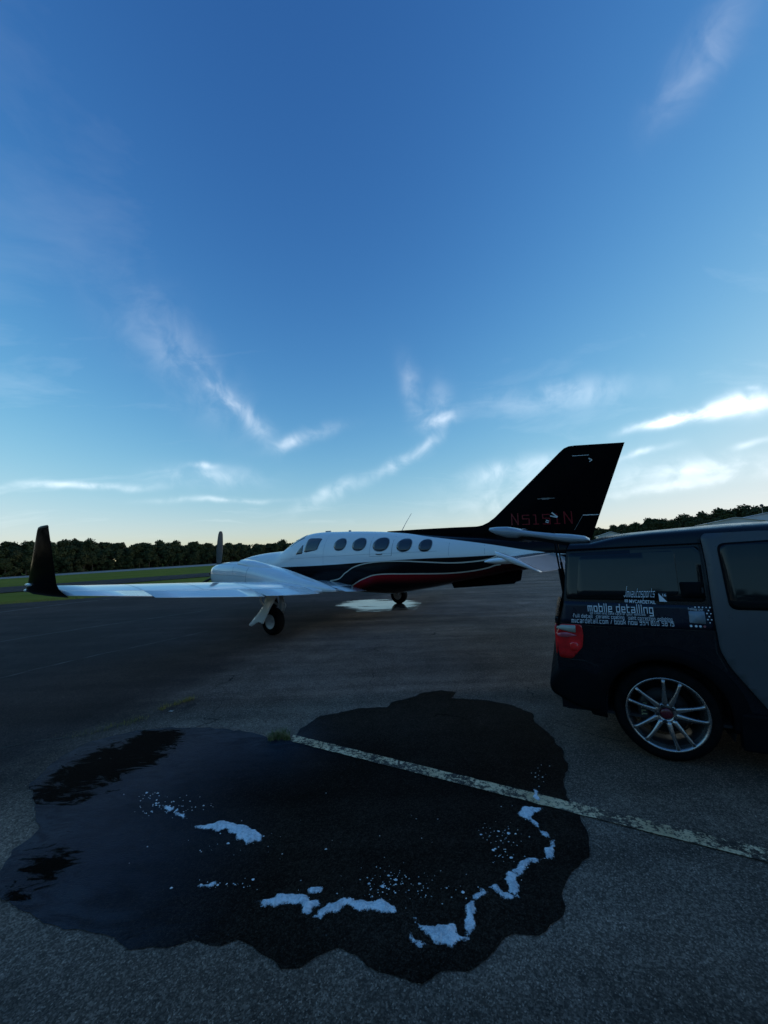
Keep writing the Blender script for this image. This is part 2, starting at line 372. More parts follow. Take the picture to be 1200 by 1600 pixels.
FOAM = [[[-1.263,2.552],[-1.178,2.564],[-1.069,2.587],[-0.956,2.553],[-0.862,2.51],[-0.778,2.454],[-0.77,2.403],[-0.857,2.388],[-0.917,2.42],[-0.964,2.473],[-1.053,2.504],[-1.152,2.508]],[[-0.682,2.014],[-0.622,2.036],[-0.534,2.057],[-0.454,2.047],[-0.379,2.009],[-0.364,1.976],[-0.402,1.939],[-0.447,1.947],[-0.455,1.979],[-0.548,1.993],[-0.619,1.979]],[[-0.39,1.923],[-0.349,1.975],[-0.278,2.006],[-0.219,2.027],[-0.186,2.002],[-0.064,1.997],[-0.005,1.969],[0.0,1.937],[-0.064,1.933],[-0.153,1.946],[-0.243,1.965],[-0.298,1.935],[-0.352,1.907]],[[0.066,1.914],[0.088,1.906],[0.097,1.873],[0.237,1.872],[0.255,1.848],[0.263,1.811],[0.292,1.814],[0.306,1.799],[0.298,1.789],[0.249,1.783],[0.219,1.768],[0.171,1.78],[0.123,1.805],[0.099,1.839],[0.069,1.883]],[[0.026,1.876],[0.048,1.852],[0.056,1.816],[0.116,1.792],[0.077,1.773],[0.047,1.795]],[[0.278,1.852],[0.307,1.905],[0.317,1.954],[0.358,2.006],[0.398,2.041],[0.436,2.026],[0.413,2.003],[0.373,1.987],[0.352,1.928],[0.328,1.857],[0.303,1.813],[0.285,1.824]],[[0.434,2.05],[0.486,2.056],[0.509,2.023],[0.563,1.99],[0.522,1.965],[0.487,1.976],[0.476,2.02]],[[0.534,2.105],[0.577,2.134],[0.613,2.11],[0.592,2.073],[0.584,1.979],[0.567,1.976],[0.539,2.018],[0.534,2.064]],[[0.566,2.15],[0.629,2.157],[0.652,2.199],[0.702,2.21],[0.774,2.211],[0.807,2.267],[0.845,2.291],[0.869,2.338],[0.893,2.337],[0.866,2.265],[0.827,2.209],[0.756,2.191],[0.694,2.17],[0.65,2.119],[0.623,2.117]],[[0.862,2.347],[0.825,2.408],[0.807,2.494],[0.762,2.541],[0.783,2.6],[0.826,2.632],[0.871,2.606],[0.939,2.616],[0.94,2.592],[0.866,2.564],[0.836,2.505],[0.859,2.418],[0.882,2.346]],[[0.956,2.799],[0.969,2.761],[0.964,2.675],[0.925,2.652],[0.908,2.693]],[[-1.029,2.12],[-0.968,2.129],[-0.913,2.138],[-0.897,2.114],[-0.936,2.101],[-0.995,2.104]],[[-1.609,2.781],[-1.479,2.735],[-1.43,2.707],[-1.484,2.697]],[[-1.458,2.696],[-1.353,2.672],[-1.33,2.612],[-1.396,2.644]],[[-0.442,2.064],[-0.381,2.079],[-0.367,2.05],[-0.406,2.041]]]
FLECK = [[-1.579,2.762],[-1.252,2.702],[-1.705,2.76],[-1.565,2.744],[-1.692,2.746],[-1.412,2.665],[-1.431,2.719],[-1.612,2.643],[-1.704,2.704],[-1.558,2.798],[-1.595,2.789],[-1.44,2.751],[-1.34,2.838],[-1.514,2.796],[-1.445,2.86],[-1.526,2.739],[-1.651,2.707],[-1.435,2.694],[-1.387,2.794],[-1.599,2.764],[-1.365,2.699],[-1.6,2.786],[-1.611,2.785],[-1.522,2.757],[-1.228,2.761],[-1.511,2.726],[-1.625,2.774],[-1.463,2.707],[-1.617,2.686],[-1.528,2.741],[-1.357,2.708],[-1.343,2.732],[-1.48,2.731],[-1.581,2.692],[-1.63,2.822],[-1.22,2.741],[-1.585,2.661],[-1.499,2.695],[-1.605,2.767],[-1.779,2.866],[-1.619,2.759],[-1.319,2.62],[-1.592,2.702],[-1.572,2.76],[-1.735,2.84],[-1.629,2.819],[-1.508,2.786],[-1.318,2.731],[-1.433,2.688],[-1.419,2.746],[-1.502,2.755],[-1.325,2.7],[-1.416,2.704],[-1.543,2.725],[-1.63,2.688],[-1.47,2.738],[-1.408,2.744],[-1.485,2.688],[-1.499,2.797],[-1.479,2.839],[-1.273,2.746],[-1.418,2.633],[-1.201,2.727],[-1.375,2.687],[-1.269,2.743],[-1.434,2.684],[-1.43,2.707],[-1.439,2.805],[-1.69,2.903],[-1.482,2.681],[-1.739,2.818],[-1.637,2.866],[-1.699,2.864],[-1.764,2.883],[-1.687,2.841],[-1.668,2.897],[-1.667,2.898],[-1.702,2.852],[-1.705,2.873],[-1.698,2.89],[-1.748,2.878],[-1.641,2.868],[-1.572,2.851],[-1.907,2.897],[-1.593,2.861],[-1.753,2.907],[-0.747,2.101],[-0.809,2.112],[-0.737,2.103],[-0.982,2.114],[-0.859,2.122],[-0.803,2.118],[-1.133,2.108],[-0.779,2.119],[-0.907,2.119],[-0.99,2.121],[-0.897,2.127],[-0.964,2.135],[-0.765,2.097],[-0.828,2.12],[-0.95,2.113],[-0.734,2.14],[-0.778,2.15],[-0.903,2.116],[-1.011,2.15],[-0.851,2.107],[-0.909,2.102],[-0.934,2.097],[-0.861,2.117],[-0.815,2.114],[-0.693,2.081],[-0.825,2.121],[-0.149,2.128],[-0.064,2.09],[-0.068,2.085],[-0.029,2.155],[-0.134,2.032],[-0.006,2.11],[0.027,2.116],[-0.084,2.184],[-0.006,2.083],[0.009,2.046],[-0.058,2.076],[0.019,2.089],[-0.075,2.081],[-0.009,2.036],[0.07,2.082],[0.026,2.114],[-0.021,2.075],[0.057,2.047],[-0.093,2.055],[-0.037,2.098],[-0.083,2.133],[0.129,2.068],[0.009,2.141],[-0.138,2.093],[-0.071,2.042],[-0.13,2.058],[0.047,2.125],[0.004,2.13],[-0.037,2.063],[0.062,2.113],[-0.05,2.03],[-0.143,2.086],[-0.123,2.121],[-0.015,2.045],[0.112,2.007],[0.029,2.087],[-0.082,2.076],[-0.214,2.007],[-0.11,2.14],[-0.093,2.04],[0.025,2.099],[-0.032,2.084],[-0.132,2.077],[-0.061,2.165],[0.017,2.164],[-0.046,2.138],[-0.121,2.122],[-0.012,2.148],[-0.076,2.008],[-0.112,2.087],[-0.016,2.112],[-0.03,2.117],[-0.015,2.079],[-0.127,2.017],[-0.07,2.099],[-0.129,2.111],[-0.07,2.075],[0.015,2.151],[-0.087,2.025],[-0.051,2.063],[0.315,2.027],[0.214,2.05],[0.324,1.993],[0.101,2.025],[0.06,2.001],[0.234,2.055],[0.142,2.144],[0.242,2.053],[0.137,2.016],[0.11,2.082],[0.111,2.122],[0.395,2.051],[0.132,2.008],[-0.126,2.063],[0.176,2.1],[0.227,2.154],[0.163,2.009],[-0.041,2.136],[0.15,2.055],[0.1,2.04],[0.192,2.125],[0.156,2.123],[-0.037,2.195],[0.253,2.061],[0.353,2.127],[0.119,2.044],[0.594,2.264],[0.653,2.398],[0.52,2.449],[0.686,2.228],[0.724,2.389],[0.645,2.43],[0.641,2.309],[0.584,2.124],[0.549,2.234],[0.508,2.195],[0.599,2.326],[0.571,2.136],[0.639,2.377],[0.546,2.287],[0.592,2.38],[0.596,2.239],[0.558,2.241],[0.791,2.505],[0.617,2.083],[0.567,2.246],[0.533,2.279],[0.592,2.281],[0.6,2.422],[0.624,2.407],[0.594,2.344],[0.564,2.339],[0.753,2.635],[0.662,2.412],[0.608,2.498],[0.601,2.417],[0.693,2.484],[0.715,2.422],[0.618,2.196],[0.517,2.201],[0.763,2.366],[0.659,2.328],[0.634,2.334],[0.569,2.228],[0.672,2.306],[0.664,2.182],[0.692,2.392],[0.675,2.155],[0.54,2.45],[0.564,2.199],[0.705,2.335],[0.611,2.223],[0.533,2.238],[0.6,2.281],[0.668,2.451],[0.567,2.299],[0.577,2.419],[0.64,2.422],[0.489,2.429],[0.554,2.41],[0.628,2.362],[0.619,2.355],[0.533,2.331],[0.541,2.384],[0.495,2.396],[0.535,2.376],[0.631,2.242],[0.631,2.399],[0.613,2.382],[0.525,2.406],[0.559,2.443],[0.666,2.434],[0.518,2.353],[0.539,2.485],[0.499,2.369],[0.582,2.378],[-1.065,2.379],[-0.817,2.388],[-1.025,2.393],[-1.04,2.349],[-0.774,2.443],[-0.724,2.362],[-0.897,2.308],[-1.104,2.35],[-0.873,2.34],[-1.093,2.339],[-0.964,2.397],[-0.71,2.32],[-1.428,2.392],[-0.631,2.268],[-0.091,2.413],[-0.185,2.118],[-0.063,2.254],[-0.284,2.144],[-0.184,2.19],[-0.043,2.059],[-0.104,2.193],[-0.486,2.125],[0.039,2.215],[-0.628,2.303],[-0.12,2.021],[-0.023,2.136],[0.02,2.083],[-0.39,2.326],[0.105,2.578],[0.264,2.537],[0.132,2.545],[0.151,2.384],[0.206,2.35],[0.682,2.631],[-0.364,2.391],[-1.212,2.431],[-0.733,2.461],[-1.036,2.565],[-0.585,2.569],[-0.956,2.583],[-1.045,2.478],[-1.456,2.276],[-0.674,2.433],[-0.467,2.832],[1.175,3.065],[1.067,2.929],[1.103,2.959],[1.017,2.933],[1.007,2.983],[0.999,2.823],[1.076,3.004],[1.079,3.045],[1.03,2.907],[1.039,2.983],[1.033,2.98],[1.12,3.082],[1.047,2.953],[1.052,2.875],[0.08,2.075],[-0.11,1.996],[0.257,2.001],[0.285,2.04],[0.037,1.954],[-0.036,2.001],[0.136,2.016],[0.31,2.06],[0.042,2.134],[-0.04,2.056],[0.042,2.037],[0.129,2.057],[-0.156,2.028],[0.147,2.081],[-0.01,1.947],[0.208,1.969],[-0.292,2.043],[-0.438,2.037],[-0.404,2.064],[-0.379,2.053],[-0.268,2.074],[-0.064,2.067],[-0.425,2.026],[-0.486,2.069]]
LINE = [[-0.904,3.708],[2.182,2.105],[-0.898,3.589],[2.087,2.023]]
POOL = [[-1.738,12.499],[-1.322,13.505],[-0.446,13.796],[0.156,13.271],[0.754,13.106],[1.073,12.376],[0.907,11.182],[0.117,10.887],[-0.806,10.866],[-1.232,11.56]]
POOLWET = [[-2.058,12.579],[-1.474,13.903],[-0.34,14.143],[0.787,13.628],[1.365,12.453],[1.113,10.892],[0.11,10.447],[-0.949,10.465],[-1.588,11.393]]
CRACKS = [[[-3.665,3.557],[-3.307,3.783],[-2.901,3.879],[-2.667,4.081],[-2.501,4.413],[-2.323,4.69],[-1.995,4.993]],[[-0.814,10.982],[0.594,10.556],[1.839,9.873],[2.957,9.357],[3.928,8.818]],[[-5.847,5.441],[-5.544,6.27],[-5.078,7.172],[-4.506,8.099],[-4.038,8.986]],[[-8.653,7.995],[-8.087,9.098],[-7.472,10.055],[-6.434,11.403],[-5.599,12.444]],[[-13.793,13.064],[-12.98,15.683],[-11.72,17.961],[-10.191,20.386]]]
TUFT = [[-1.009,3.643],[-1.076,3.636],[-0.942,3.626],[-1.055,3.682],[-0.987,3.689]]
WEEDS = [[-2.389,4.6],[-2.434,4.549],[-2.491,4.482],[-2.524,4.415],[-2.35,4.654],[-2.323,4.69],[-2.639,4.137],[-2.691,4.068],[-2.785,4.019],[-2.843,3.968],[-2.912,3.893],[-3.01,3.862],[-2.613,4.181]]
LEAF = [[-2.383,4.353]]
TAXI = [[[-42.13,28.32],[-29.02,19.54]],[[-41.77,29.72],[-28.78,20.51]],[[-41.32,31.21],[-28.4,21.48]],[[-40.94,32.97],[-28.06,22.63]],[[-40.51,34.94],[-27.63,23.86]],[[-39.89,37.03],[-27.14,25.23]],[[-39.27,39.46],[-26.59,26.75]],[[-37.44,41.02],[-25.66,28.14]],[[-35.39,42.62],[-24.57,29.61]],[[-33.18,44.36],[-23.32,31.2]],[[-30.77,46.23],[-21.96,33.01]],[[-28.11,48.21],[-20.36,34.94]],[[-25.23,50.41],[-18.56,37.08]],[[-22.07,52.79],[-16.48,39.42]],[[-18.61,55.48],[-14.14,42.16]],[[-14.81,58.61],[-11.43,45.2]],[[-10.54,62.03],[-8.3,48.81]],[[-5.77,66.22],[-4.62,52.89]],[[-0.32,73.27],[-0.27,59.11]],[[6.61,84.21],[5.33,68.11]]]
ROAD = [[[-133.28,89.38],[-98.02,65.76]],[[-141.39,100.36],[-100.67,71.48]],[[-151.85,114.48],[-103.88,78.34]],[[-165.85,133.31],[-107.93,86.78]],[[-185.01,159.25],[-112.55,96.91]],[[-195.41,181.06],[-118.58,109.91]],[[-193.79,194.42],[-125.79,126.24]],[[-183.84,201.08],[-117.56,128.63]],[[-173.35,208.43],[-108.93,131.02]],[[-161.72,215.9],[-99.61,133.02]],[[-149.21,223.91],[-90.09,135.23]],[[-135.64,232.38],[-80.28,137.57]],[[-121.12,241.78],[-70.27,140.29]],[[-105.38,251.99],[-60.08,143.68]],[[-88.6,264.18],[-49.52,147.65]],[[-70.82,280.48],[-38.71,153.27]],[[-51.49,303.58],[-27.32,161.0]],[[-29.9,344.96],[-14.88,171.45]]]

def strip(name, pairs, mat, dz, label):
    vs = []; fs = []
    for far, near in pairs:
        for k in range(4):
            t = k/3; x = far[0]+(near[0]-far[0])*t; y = far[1]+(near[1]-far[1])*t
            vs.append((x, y, terrain(x, y)+dz))
    for i in range(len(pairs)-1):
        for k in range(3):
            a = i*4+k; fs.append((a, a+4, a+5, a+1))
    tag(obj(name, pmesh(name, vs, fs), mat), label, kind='structure')
strip('taxiway', TAXI, M_TAXI, .02, 'dark taxiway strip crossing the green field')
M_GRAVEL = simple('pale_gravel', (.20, .19, .165), .9, vscale=.4, var=.25)
strip('perimeter_road', ROAD, M_GRAVEL, .03, 'thin grey perimeter road at the foot of the wood')

# --- wet patch left by washing
def inside(p, poly):
    c = False; j = len(poly)-1
    for i in range(len(poly)):
        if (poly[i][1] > p[1]) != (poly[j][1] > p[1]) and p[0] < (poly[j][0]-poly[i][0])*(p[1]-poly[i][1])/(poly[j][1]-poly[i][1])+poly[i][0]: c = not c
        j = i
    return c
def edge_dist(p, poly):
    best = 1e9; P = Vector(p)
    for i in range(len(poly)):
        a = Vector(poly[i]); b = Vector(poly[(i+1) % len(poly)]); ab = b-a
        t = max(0, min(1, (P-a).dot(ab)/max(ab.length_squared, 1e-9)))
        best = min(best, (P-a-ab*t).length)
    return best
def rough_outline(poly, amp=.012, sub=.03, seed=0, freq=9.0):
    out = []
    for i in range(len(poly)):
        a = Vector(poly[i]); b = Vector(poly[(i+1) % len(poly)]); n = max(1, int((b-a).length/sub))
        nrm = Vector((-(b-a).y, (b-a).x)).normalized() if (b-a).length > 1e-6 else Vector((0, 0))
        for k in range(n):
            p = a+(b-a)*k/n
            w = noise.noise(Vector((p.x*freq, p.y*freq, seed)))*amp + noise.noise(Vector((p.x*freq*3, p.y*freq*3, seed+5)))*amp*.6
            out.append((p+nrm*w)[:2])
    return out
def smoothstep(a, b, x):
    t = max(0, min(1, (x-a)/(b-a))); return t*t*(3-2*t)
def wet_mesh():
    m = poly_panel('wet_patch', rough_outline(WET, .022, .04, 1), lambda a, b: (a, b, .008), step=.05)
    at = m.attributes.new('film', 'FLOAT', 'POINT'); a2 = m.attributes.new('clear', 'FLOAT', 'POINT'); a3 = m.attributes.new('edge', 'FLOAT', 'POINT')
    for v in m.vertices:
        p = (v.co.x, v.co.y)
        d = edge_dist(p, FILM); at.data[v.index].value = smoothstep(-.85, .45, d if inside(p, FILM) else -d)
        best = 0
        for C in (CLEAR, CLEAR2):
            d = edge_dist(p, C); best = max(best, smoothstep(-.34, .16, d if inside(p, C) else -d))
        a2.data[v.index].value = best
        a3.data[v.index].value = smoothstep(0, .30, edge_dist(p, WET))
    return m
def wet_mat():
    t = NT('wet_asphalt'); p = t.pos()
    c, h = asphalt_nodes(t, p, .125, .12)
    def attr(nm):
        a = t.n('ShaderNodeAttribute'); a.attribute_name = nm; return a.outputs['Fac']
    film = attr('film'); clear = attr('clear')
    st = t.mapping(p, (1.3, 3.4, 1), (0, 0, R(32)))
    nz = t.noise(st, 2.6, 8, .72, 1.2)
    fm = t.math('MULTIPLY', film, t.rng(nz, .10, .70, .45, 1.0))
    cm = t.rng(t.math('ADD', clear, t.math('MULTIPLY', t.math('SUBTRACT', nz, .5), 3.0)), .48, .72)
    soap = t.math('MULTIPLY', fm, t.math('SUBTRACT', 1.0, cm))
    # thin suds film, its blue painted in for sky sheen; rinsed stone is black
    col = t.mix(t.math('MULTIPLY', soap, .80), c, (.018, .034, .060))
    # suds dry to a pale ragged rim where the soapy water stopped
    rimm = t.math('MULTIPLY', t.math('MULTIPLY', t.math('SUBTRACT', 1.0, attr('edge')), film), t.rng(nz, .38, .62))
    col = t.mix(t.math('MULTIPLY', rimm, .85), col, (.050, .060, .074))
    col = t.mix(cm, col, (.0012, .0012, .0014))
    # dried speckle of suds all over the wet stone
    fleck = t.math('MULTIPLY', t.rng(t.noise(p, 60, 3, .6), .66, .74), t.rng(t.noise(p, 2.2, 4), .45, .65))
    col = t.mix(t.math('MULTIPLY', fleck, .45), col, (.12, .13, .14))
    t.set(color=col, rough=t.math('SUBTRACT', .55, t.math('MULTIPLY', soap, .20)), spec=t.math('ADD', .03, t.math('MULTIPLY', soap, .14)), ior=1.22)
    t.bump(h, .8, .006)
    return t.m
tag(obj('wet_patch', wet_mesh(), wet_mat()), 'large dark wet patch with soapy rim on the asphalt', kind='structure')
def rim_attr(m, poly, width):
    at = m.attributes.new('rim', 'FLOAT', 'POINT')
    for v in m.vertices: at.data[v.index].value = smoothstep(0, width, edge_dist((v.co.x, v.co.y), poly)) if inside((v.co.x, v.co.y), poly) else 0.0
m = poly_panel('damp_ground', rough_outline(POOLWET, .10, .2, 3, 2.0), lambda a, b: (a, b, .008), step=.25)
tdk = NT('damp_asphalt'); cc, hh = asphalt_nodes(tdk, tdk.pos(), .108, .45); ra = tdk.n('ShaderNodeAttribute'); ra.attribute_name = 'rim'
tdk.set(color=cc, rough=.6, spec=.3, alpha=tdk.rng(tdk.math('ADD', ra.outputs['Fac'], tdk.math('MULTIPLY', tdk.math('SUBTRACT', tdk.noise(tdk.pos(), 2.5, 5), .5), .8)), .15, .8, 0, .85)); tdk.bump(hh, .3, .004)
rim_attr(m, POOLWET, .9)
tag(obj('damp_ground', m, tdk.m), 'damp asphalt round the bright puddle under the airplane', kind='structure')
def water_mat():
    t = NT('puddle_water'); p = t.pos()
    st = t.mapping(p, (1.0, 2.2, 1))
    wr = t.n('ShaderNodeAttribute'); wr.attribute_name = 'rim'
    gap = t.noise(t.mapping(p, (.5, 2.8, 1), (0, 0, R(-12))), 1.2, 6, .65, 1.0)
    t.set(color=(.03, .033, .036), rough=.08, spec=.6, ior=1.33, alpha=t.rng(t.math('ADD', gap, t.math('MULTIPLY', t.math('SUBTRACT', wr.outputs['Fac'], 1.0), .20)), .30, .46))
    t.bump(t.noise(st, 3.0, 5, .6), .10, .03); return t.m
m = poly_panel('puddle', rough_outline(POOL, .22, .08, 7, 2.0), lambda a, b: (a, b, .012), step=.25)
rim_attr(m, POOL, .55)
tag(obj('puddle', m, water_mat()), 'bright puddle mirroring the sky beneath the airplane', kind='structure')

# --- foam: lumpy suds lying on the wet stone
def foam_mat(FOAM_LACE):
    t = NT('soap_suds'); p = t.pos()
    n = t.noise(p, 55, 6, .7)
    n2 = t.noise(p, 14, 5, .65)
    t.set(color=t.mix(t.rng(t.math('ADD', t.math('MULTIPLY', n, .5), t.math('MULTIPLY', n2, .5)), .36, .60), (.50, .52, .54), (.95, .95, .95)), rough=.6, spec=.3)  # greyer patches in the colour stand in for shading between the suds
    ea = t.n('ShaderNodeAttribute'); ea.attribute_name = 'rim'
    lace = t.math('ADD', ea.outputs['Fac'], t.math('ADD', t.math('MULTIPLY', t.math('SUBTRACT', t.noise(p, 90, 6, .75), .5), 1.5), t.math('MULTIPLY', t.math('SUBTRACT', t.noise(p, 16, 4, .6), .5), .8)))
    t.set(alpha=t.rng(lace, .05, .60, 0, .95) if FOAM_LACE else 1.0)
    t.bump(t.math('ADD', t.vor(p, 120, 'Distance'), n), .6, .01); return t.m
M_FOAM = foam_mat(True); M_FLECK = foam_mat(False)
for k, poly in enumerate(FOAM):
    out = rough_outline(poly, .020, .012, 20+k, 20.0)
    def hgt(a, b, out=out, k=k):
        d = edge_dist((a, b), out)
        n = .5+.5*noise.noise(Vector((a*28, b*28, k)))+.35*noise.noise(Vector((a*80, b*80, k)))
        return (a, b, .010+min(.022, d*.9)*max(.15, n))
    m = poly_panel('soap_foam', out, hgt, step=.014)
    at = m.attributes.new('rim', 'FLOAT', 'POINT')
    for v in m.vertices: at.data[v.index].value = smoothstep(-.006, .024, edge_dist((v.co.x, v.co.y), out))
    tag(obj('soap_foam', m, M_FOAM, smooth=True), 'white soap suds drying in a ragged streak on wet asphalt', kind='stuff')
def flecks_mesh():
    vs = []; fs = []
    r = random.Random(3)
    for (x, y) in FLECK:
        dist = math.hypot(x, y); rad = r.uniform(.0012, .0042)*(.8+dist*.12)*(2.4 if r.random() < .14 else 1)
        k = 7; base = len(vs); ph = r.random()*6; el = r.uniform(.5, 1.0)
        vs.append((x, y, .010+rad*.5))
        for j in range(k):
            a = ph+2*math.pi*j/k; q = rad*r.uniform(.65, 1.2)
            vs.append((x+math.cos(a)*q, y+math.sin(a)*q*el, .009))
        for j in range(k): fs.append((base, base+1+j, base+1+(j+1) % k))
    return pmesh('foam_flecks', vs, fs)
tag(obj('foam_flecks', flecks_mesh(), M_FLECK), 'small scattered flecks of soap suds on the wet asphalt', kind='stuff')

# --- worn painted line
def line_mat():
    t = NT('worn_line_paint'); p = t.pos()
    c, h = asphalt_nodes(t, p, .108, .5)
    wear = t.math('ADD', t.math('MULTIPLY', t.noise(p, 38, 5, .7), .75), t.math('MULTIPLY', t.noise(p, 5, 4), .35))
    keep = t.rng(wear, .50, .60)
    dirt = t.rng(t.noise(p, 3, 5), .3, .7)
    paint = t.mix(dirt, (.58, .39, .21), (.90, .63, .37))
    t.set(color=t.mix(keep, paint, c), rough=.75, spec=.3)
    t.bump(h, .5, .005); return t.m
p0, p1, q0, q1 = [Vector(p) for p in LINE]
ld = (p1-p0).normalized(); p1 = p1+ld*6; q1 = q1+ld*6      # the line runs on past the vehicle
vs = []; fs = []
n = 150
for i in range(n+1):
    t = i/n
    a = p0+(p1-p0)*t; b = q0+(q1-q0)*t; d = (b-a)
    a = a - d*.12*noise.noise(Vector((t*120, 0, 1))); b = b + d*.12*noise.noise(Vector((t*120, 0, 2)))
    vs += [(a.x, a.y, .0125), (b.x, b.y, .0125)]
for i in range(n): fs.append((2*i, 2*i+1, 2*i+3, 2*i+2))
tag(obj('painted_line', pmesh('painted_line', vs, fs), line_mat()), 'worn white painted line across the asphalt', kind='structure')

# --- cracks and joints
M_CRACK = simple('crack_dirt', (.030, .027, .020), .95, vscale=8, var=.5)
M_SEAM = simple('bleached_seam', (.11, .098, .084), .9, vscale=3, var=.4)
def ribbon(name, pts, wid, z, mat, label, seed, amp=.03):
    P = [Vector(p) for p in pts]; dense = []
    for i in range(len(P)-1):
        k = max(2, int((P[i+1]-P[i]).length/.08))
        for j in range(k): dense.append(P[i]+(P[i+1]-P[i])*j/k)
    vs = []; fs = []
    for i, p in enumerate(dense):
        t = (dense[min(i+1, len(dense)-1)]-dense[max(i-1, 0)]).normalized(); nr = Vector((-t.y, t.x))
        o = noise.noise(Vector((i*.21, seed, 0)))*amp; w = wid*max(.12, .55+.9*noise.noise(Vector((i*.37, seed, 4))))
        vs += [(*(p+nr*(o+w/2)), z), (*(p+nr*(o-w/2)), z)]
    for i in range(len(dense)-1): fs.append((2*i, 2*i+1, 2*i+3, 2*i+2))
    tag(obj(name, pmesh(name, vs, fs), mat), label, kind='structure')
ribbon('crack', CRACKS[0], .03, .0068, M_CRACK, 'weedy crack in the asphalt beside the wet patch', 1)
ribbon('crack', CRACKS[1], .07, .0068, M_SEAM, 'pale paving seam behind the puddle', 2, .05)
ribbon('seam', CRACKS[2], .045, .0068, M_SEAM, 'pale paving seam under the wing', 3, .06)
ribbon('seam', CRACKS[3], .08, .0068, M_SEAM, 'pale paving seam beyond the wing', 4, .06)
ribbon('seam', CRACKS[4], .13, .0068, simple('edge_line_paint', (.17, .16, .15), .9, vscale=3, var=.4), 'faded edge line along the apron', 5, .02)

# --- grass tuft, weeds, and the fringe of the field
def blade(vs, fs, x, y, z, h, lean, az, w):
    dx, dy = math.cos(az), math.sin(az); px, py = -dy*w, dx*w
    b = len(vs)
    vs += [(x-px, y-py, z), (x+px, y+py, z), (x+dx*lean*.4+px*.7, y+dy*lean*.4+py*.7, z+h*.6), (x+dx*lean*.4-px*.7, y+dy*lean*.4-py*.7, z+h*.6), (x+dx*lean, y+dy*lean, z+h)]
    fs += [(b, b+1, b+2, b+3), (b+3, b+2, b+4)]
def leaf_mat(name, c0, c1):
    t = NT(name); p = t.pos()
    t.set(color=t.mix(t.rng(t.noise(p, 26, 3), .35, .65), c0, c1), rough=.7, spec=.2); return t.m
M_WEED = leaf_mat('weed_green', (.09, .11, .03), (.26, .23, .11))
M_WEEDY = leaf_mat('weed_yellow', (.14, .14, .02), (.26, .22, .06))
def clump(name, pts, n, h, spread, mat, label, cat, group=None):
    vs = []; fs = []
    cx = sum(p[0] for p in pts)/len(pts); cy = sum(p[1] for p in pts)/len(pts)
    for _ in range(n):
        p = rnd.choice(pts); x = p[0]-cx+rnd.gauss(0, spread); y = p[1]-cy+rnd.gauss(0, spread*.7)
        hh = h*rnd.uniform(.45, 1.15)
        blade(vs, fs, x, y, 0, hh, hh*rnd.uniform(.1, .9), rnd.uniform(0, 6.28), h*.035)
    o = obj(name, pmesh(name, vs, fs), mat); o.location = (cx, cy, .008)
    return tag(o, label, cat, group)
clump('grass_tuft', TUFT, 360, .070, .020, M_WEED, 'bushy grass tuft at the end of the worn painted line', 'grass tuft')
clump('weed_clump', WEEDS[:6], 260, .045, .028, M_WEEDY, 'yellowish weed growing from the far end of the crack', 'weed')
tag(clump('weed_clump', WEEDS[6:9]+WEEDS[12:], 190, .032, .05, M_WEEDY, 'small weeds in the middle of the crack', 'weed'), kind='stuff')
tag(clump('weed_clump', WEEDS[9:12], 150, .025, .07, M_WEEDY, 'sparse weeds in the crack nearest the wet patch', 'weed'), kind='stuff')
x, y = LEAF[0]
lf = pmesh('fallen_leaf', [(-.035, 0, 0), (-.012, .016, .008), (.02, .013, .004), (.04, 0, .012), (.018, -.014, .003), (-.014, -.015, .009), (0, 0, .002)], [(0, 6, 1), (1, 6, 2), (2, 6, 3), (3, 6, 4), (4, 6, 5), (5, 6, 0)])
o = obj('fallen_leaf', lf, simple('dry_leaf', (.36, .32, .26), .8)); o.location = (x, y, .008)
tag(o, 'pale dry leaf lying beside the weedy crack', 'leaf')
def fringe():
    vs = []; fs = []
    r = random.Random(8)
    for _ in range(15000):
        u = r.uniform(-14, 26); s = abs(r.gauss(0, 1.0))*1.1 - .12
        w = .22*noise.noise(Vector((u*.35, 3, 0)))+.10*noise.noise(Vector((u*1.7, 9, 0)))
        f = S0+w+s
        x, y = DX*u+NX*f, DY*u+NY*f
        h = r.uniform(.03, .10)*(1.3 if s < .2 else 1)
        blade(vs, fs, x, y, terrain(x, y)-.03, h, h*r.uniform(.1, .7), r.uniform(0, 6.28), .006)
    return pmesh('field_edge_grass', vs, fs)
tag(obj('field_edge_grass', fringe(), leaf_mat('fringe_grass', (.11, .14, .03), (.20, .20, .07))), 'grass fringe growing over the apron edge', 'grass', kind='stuff')

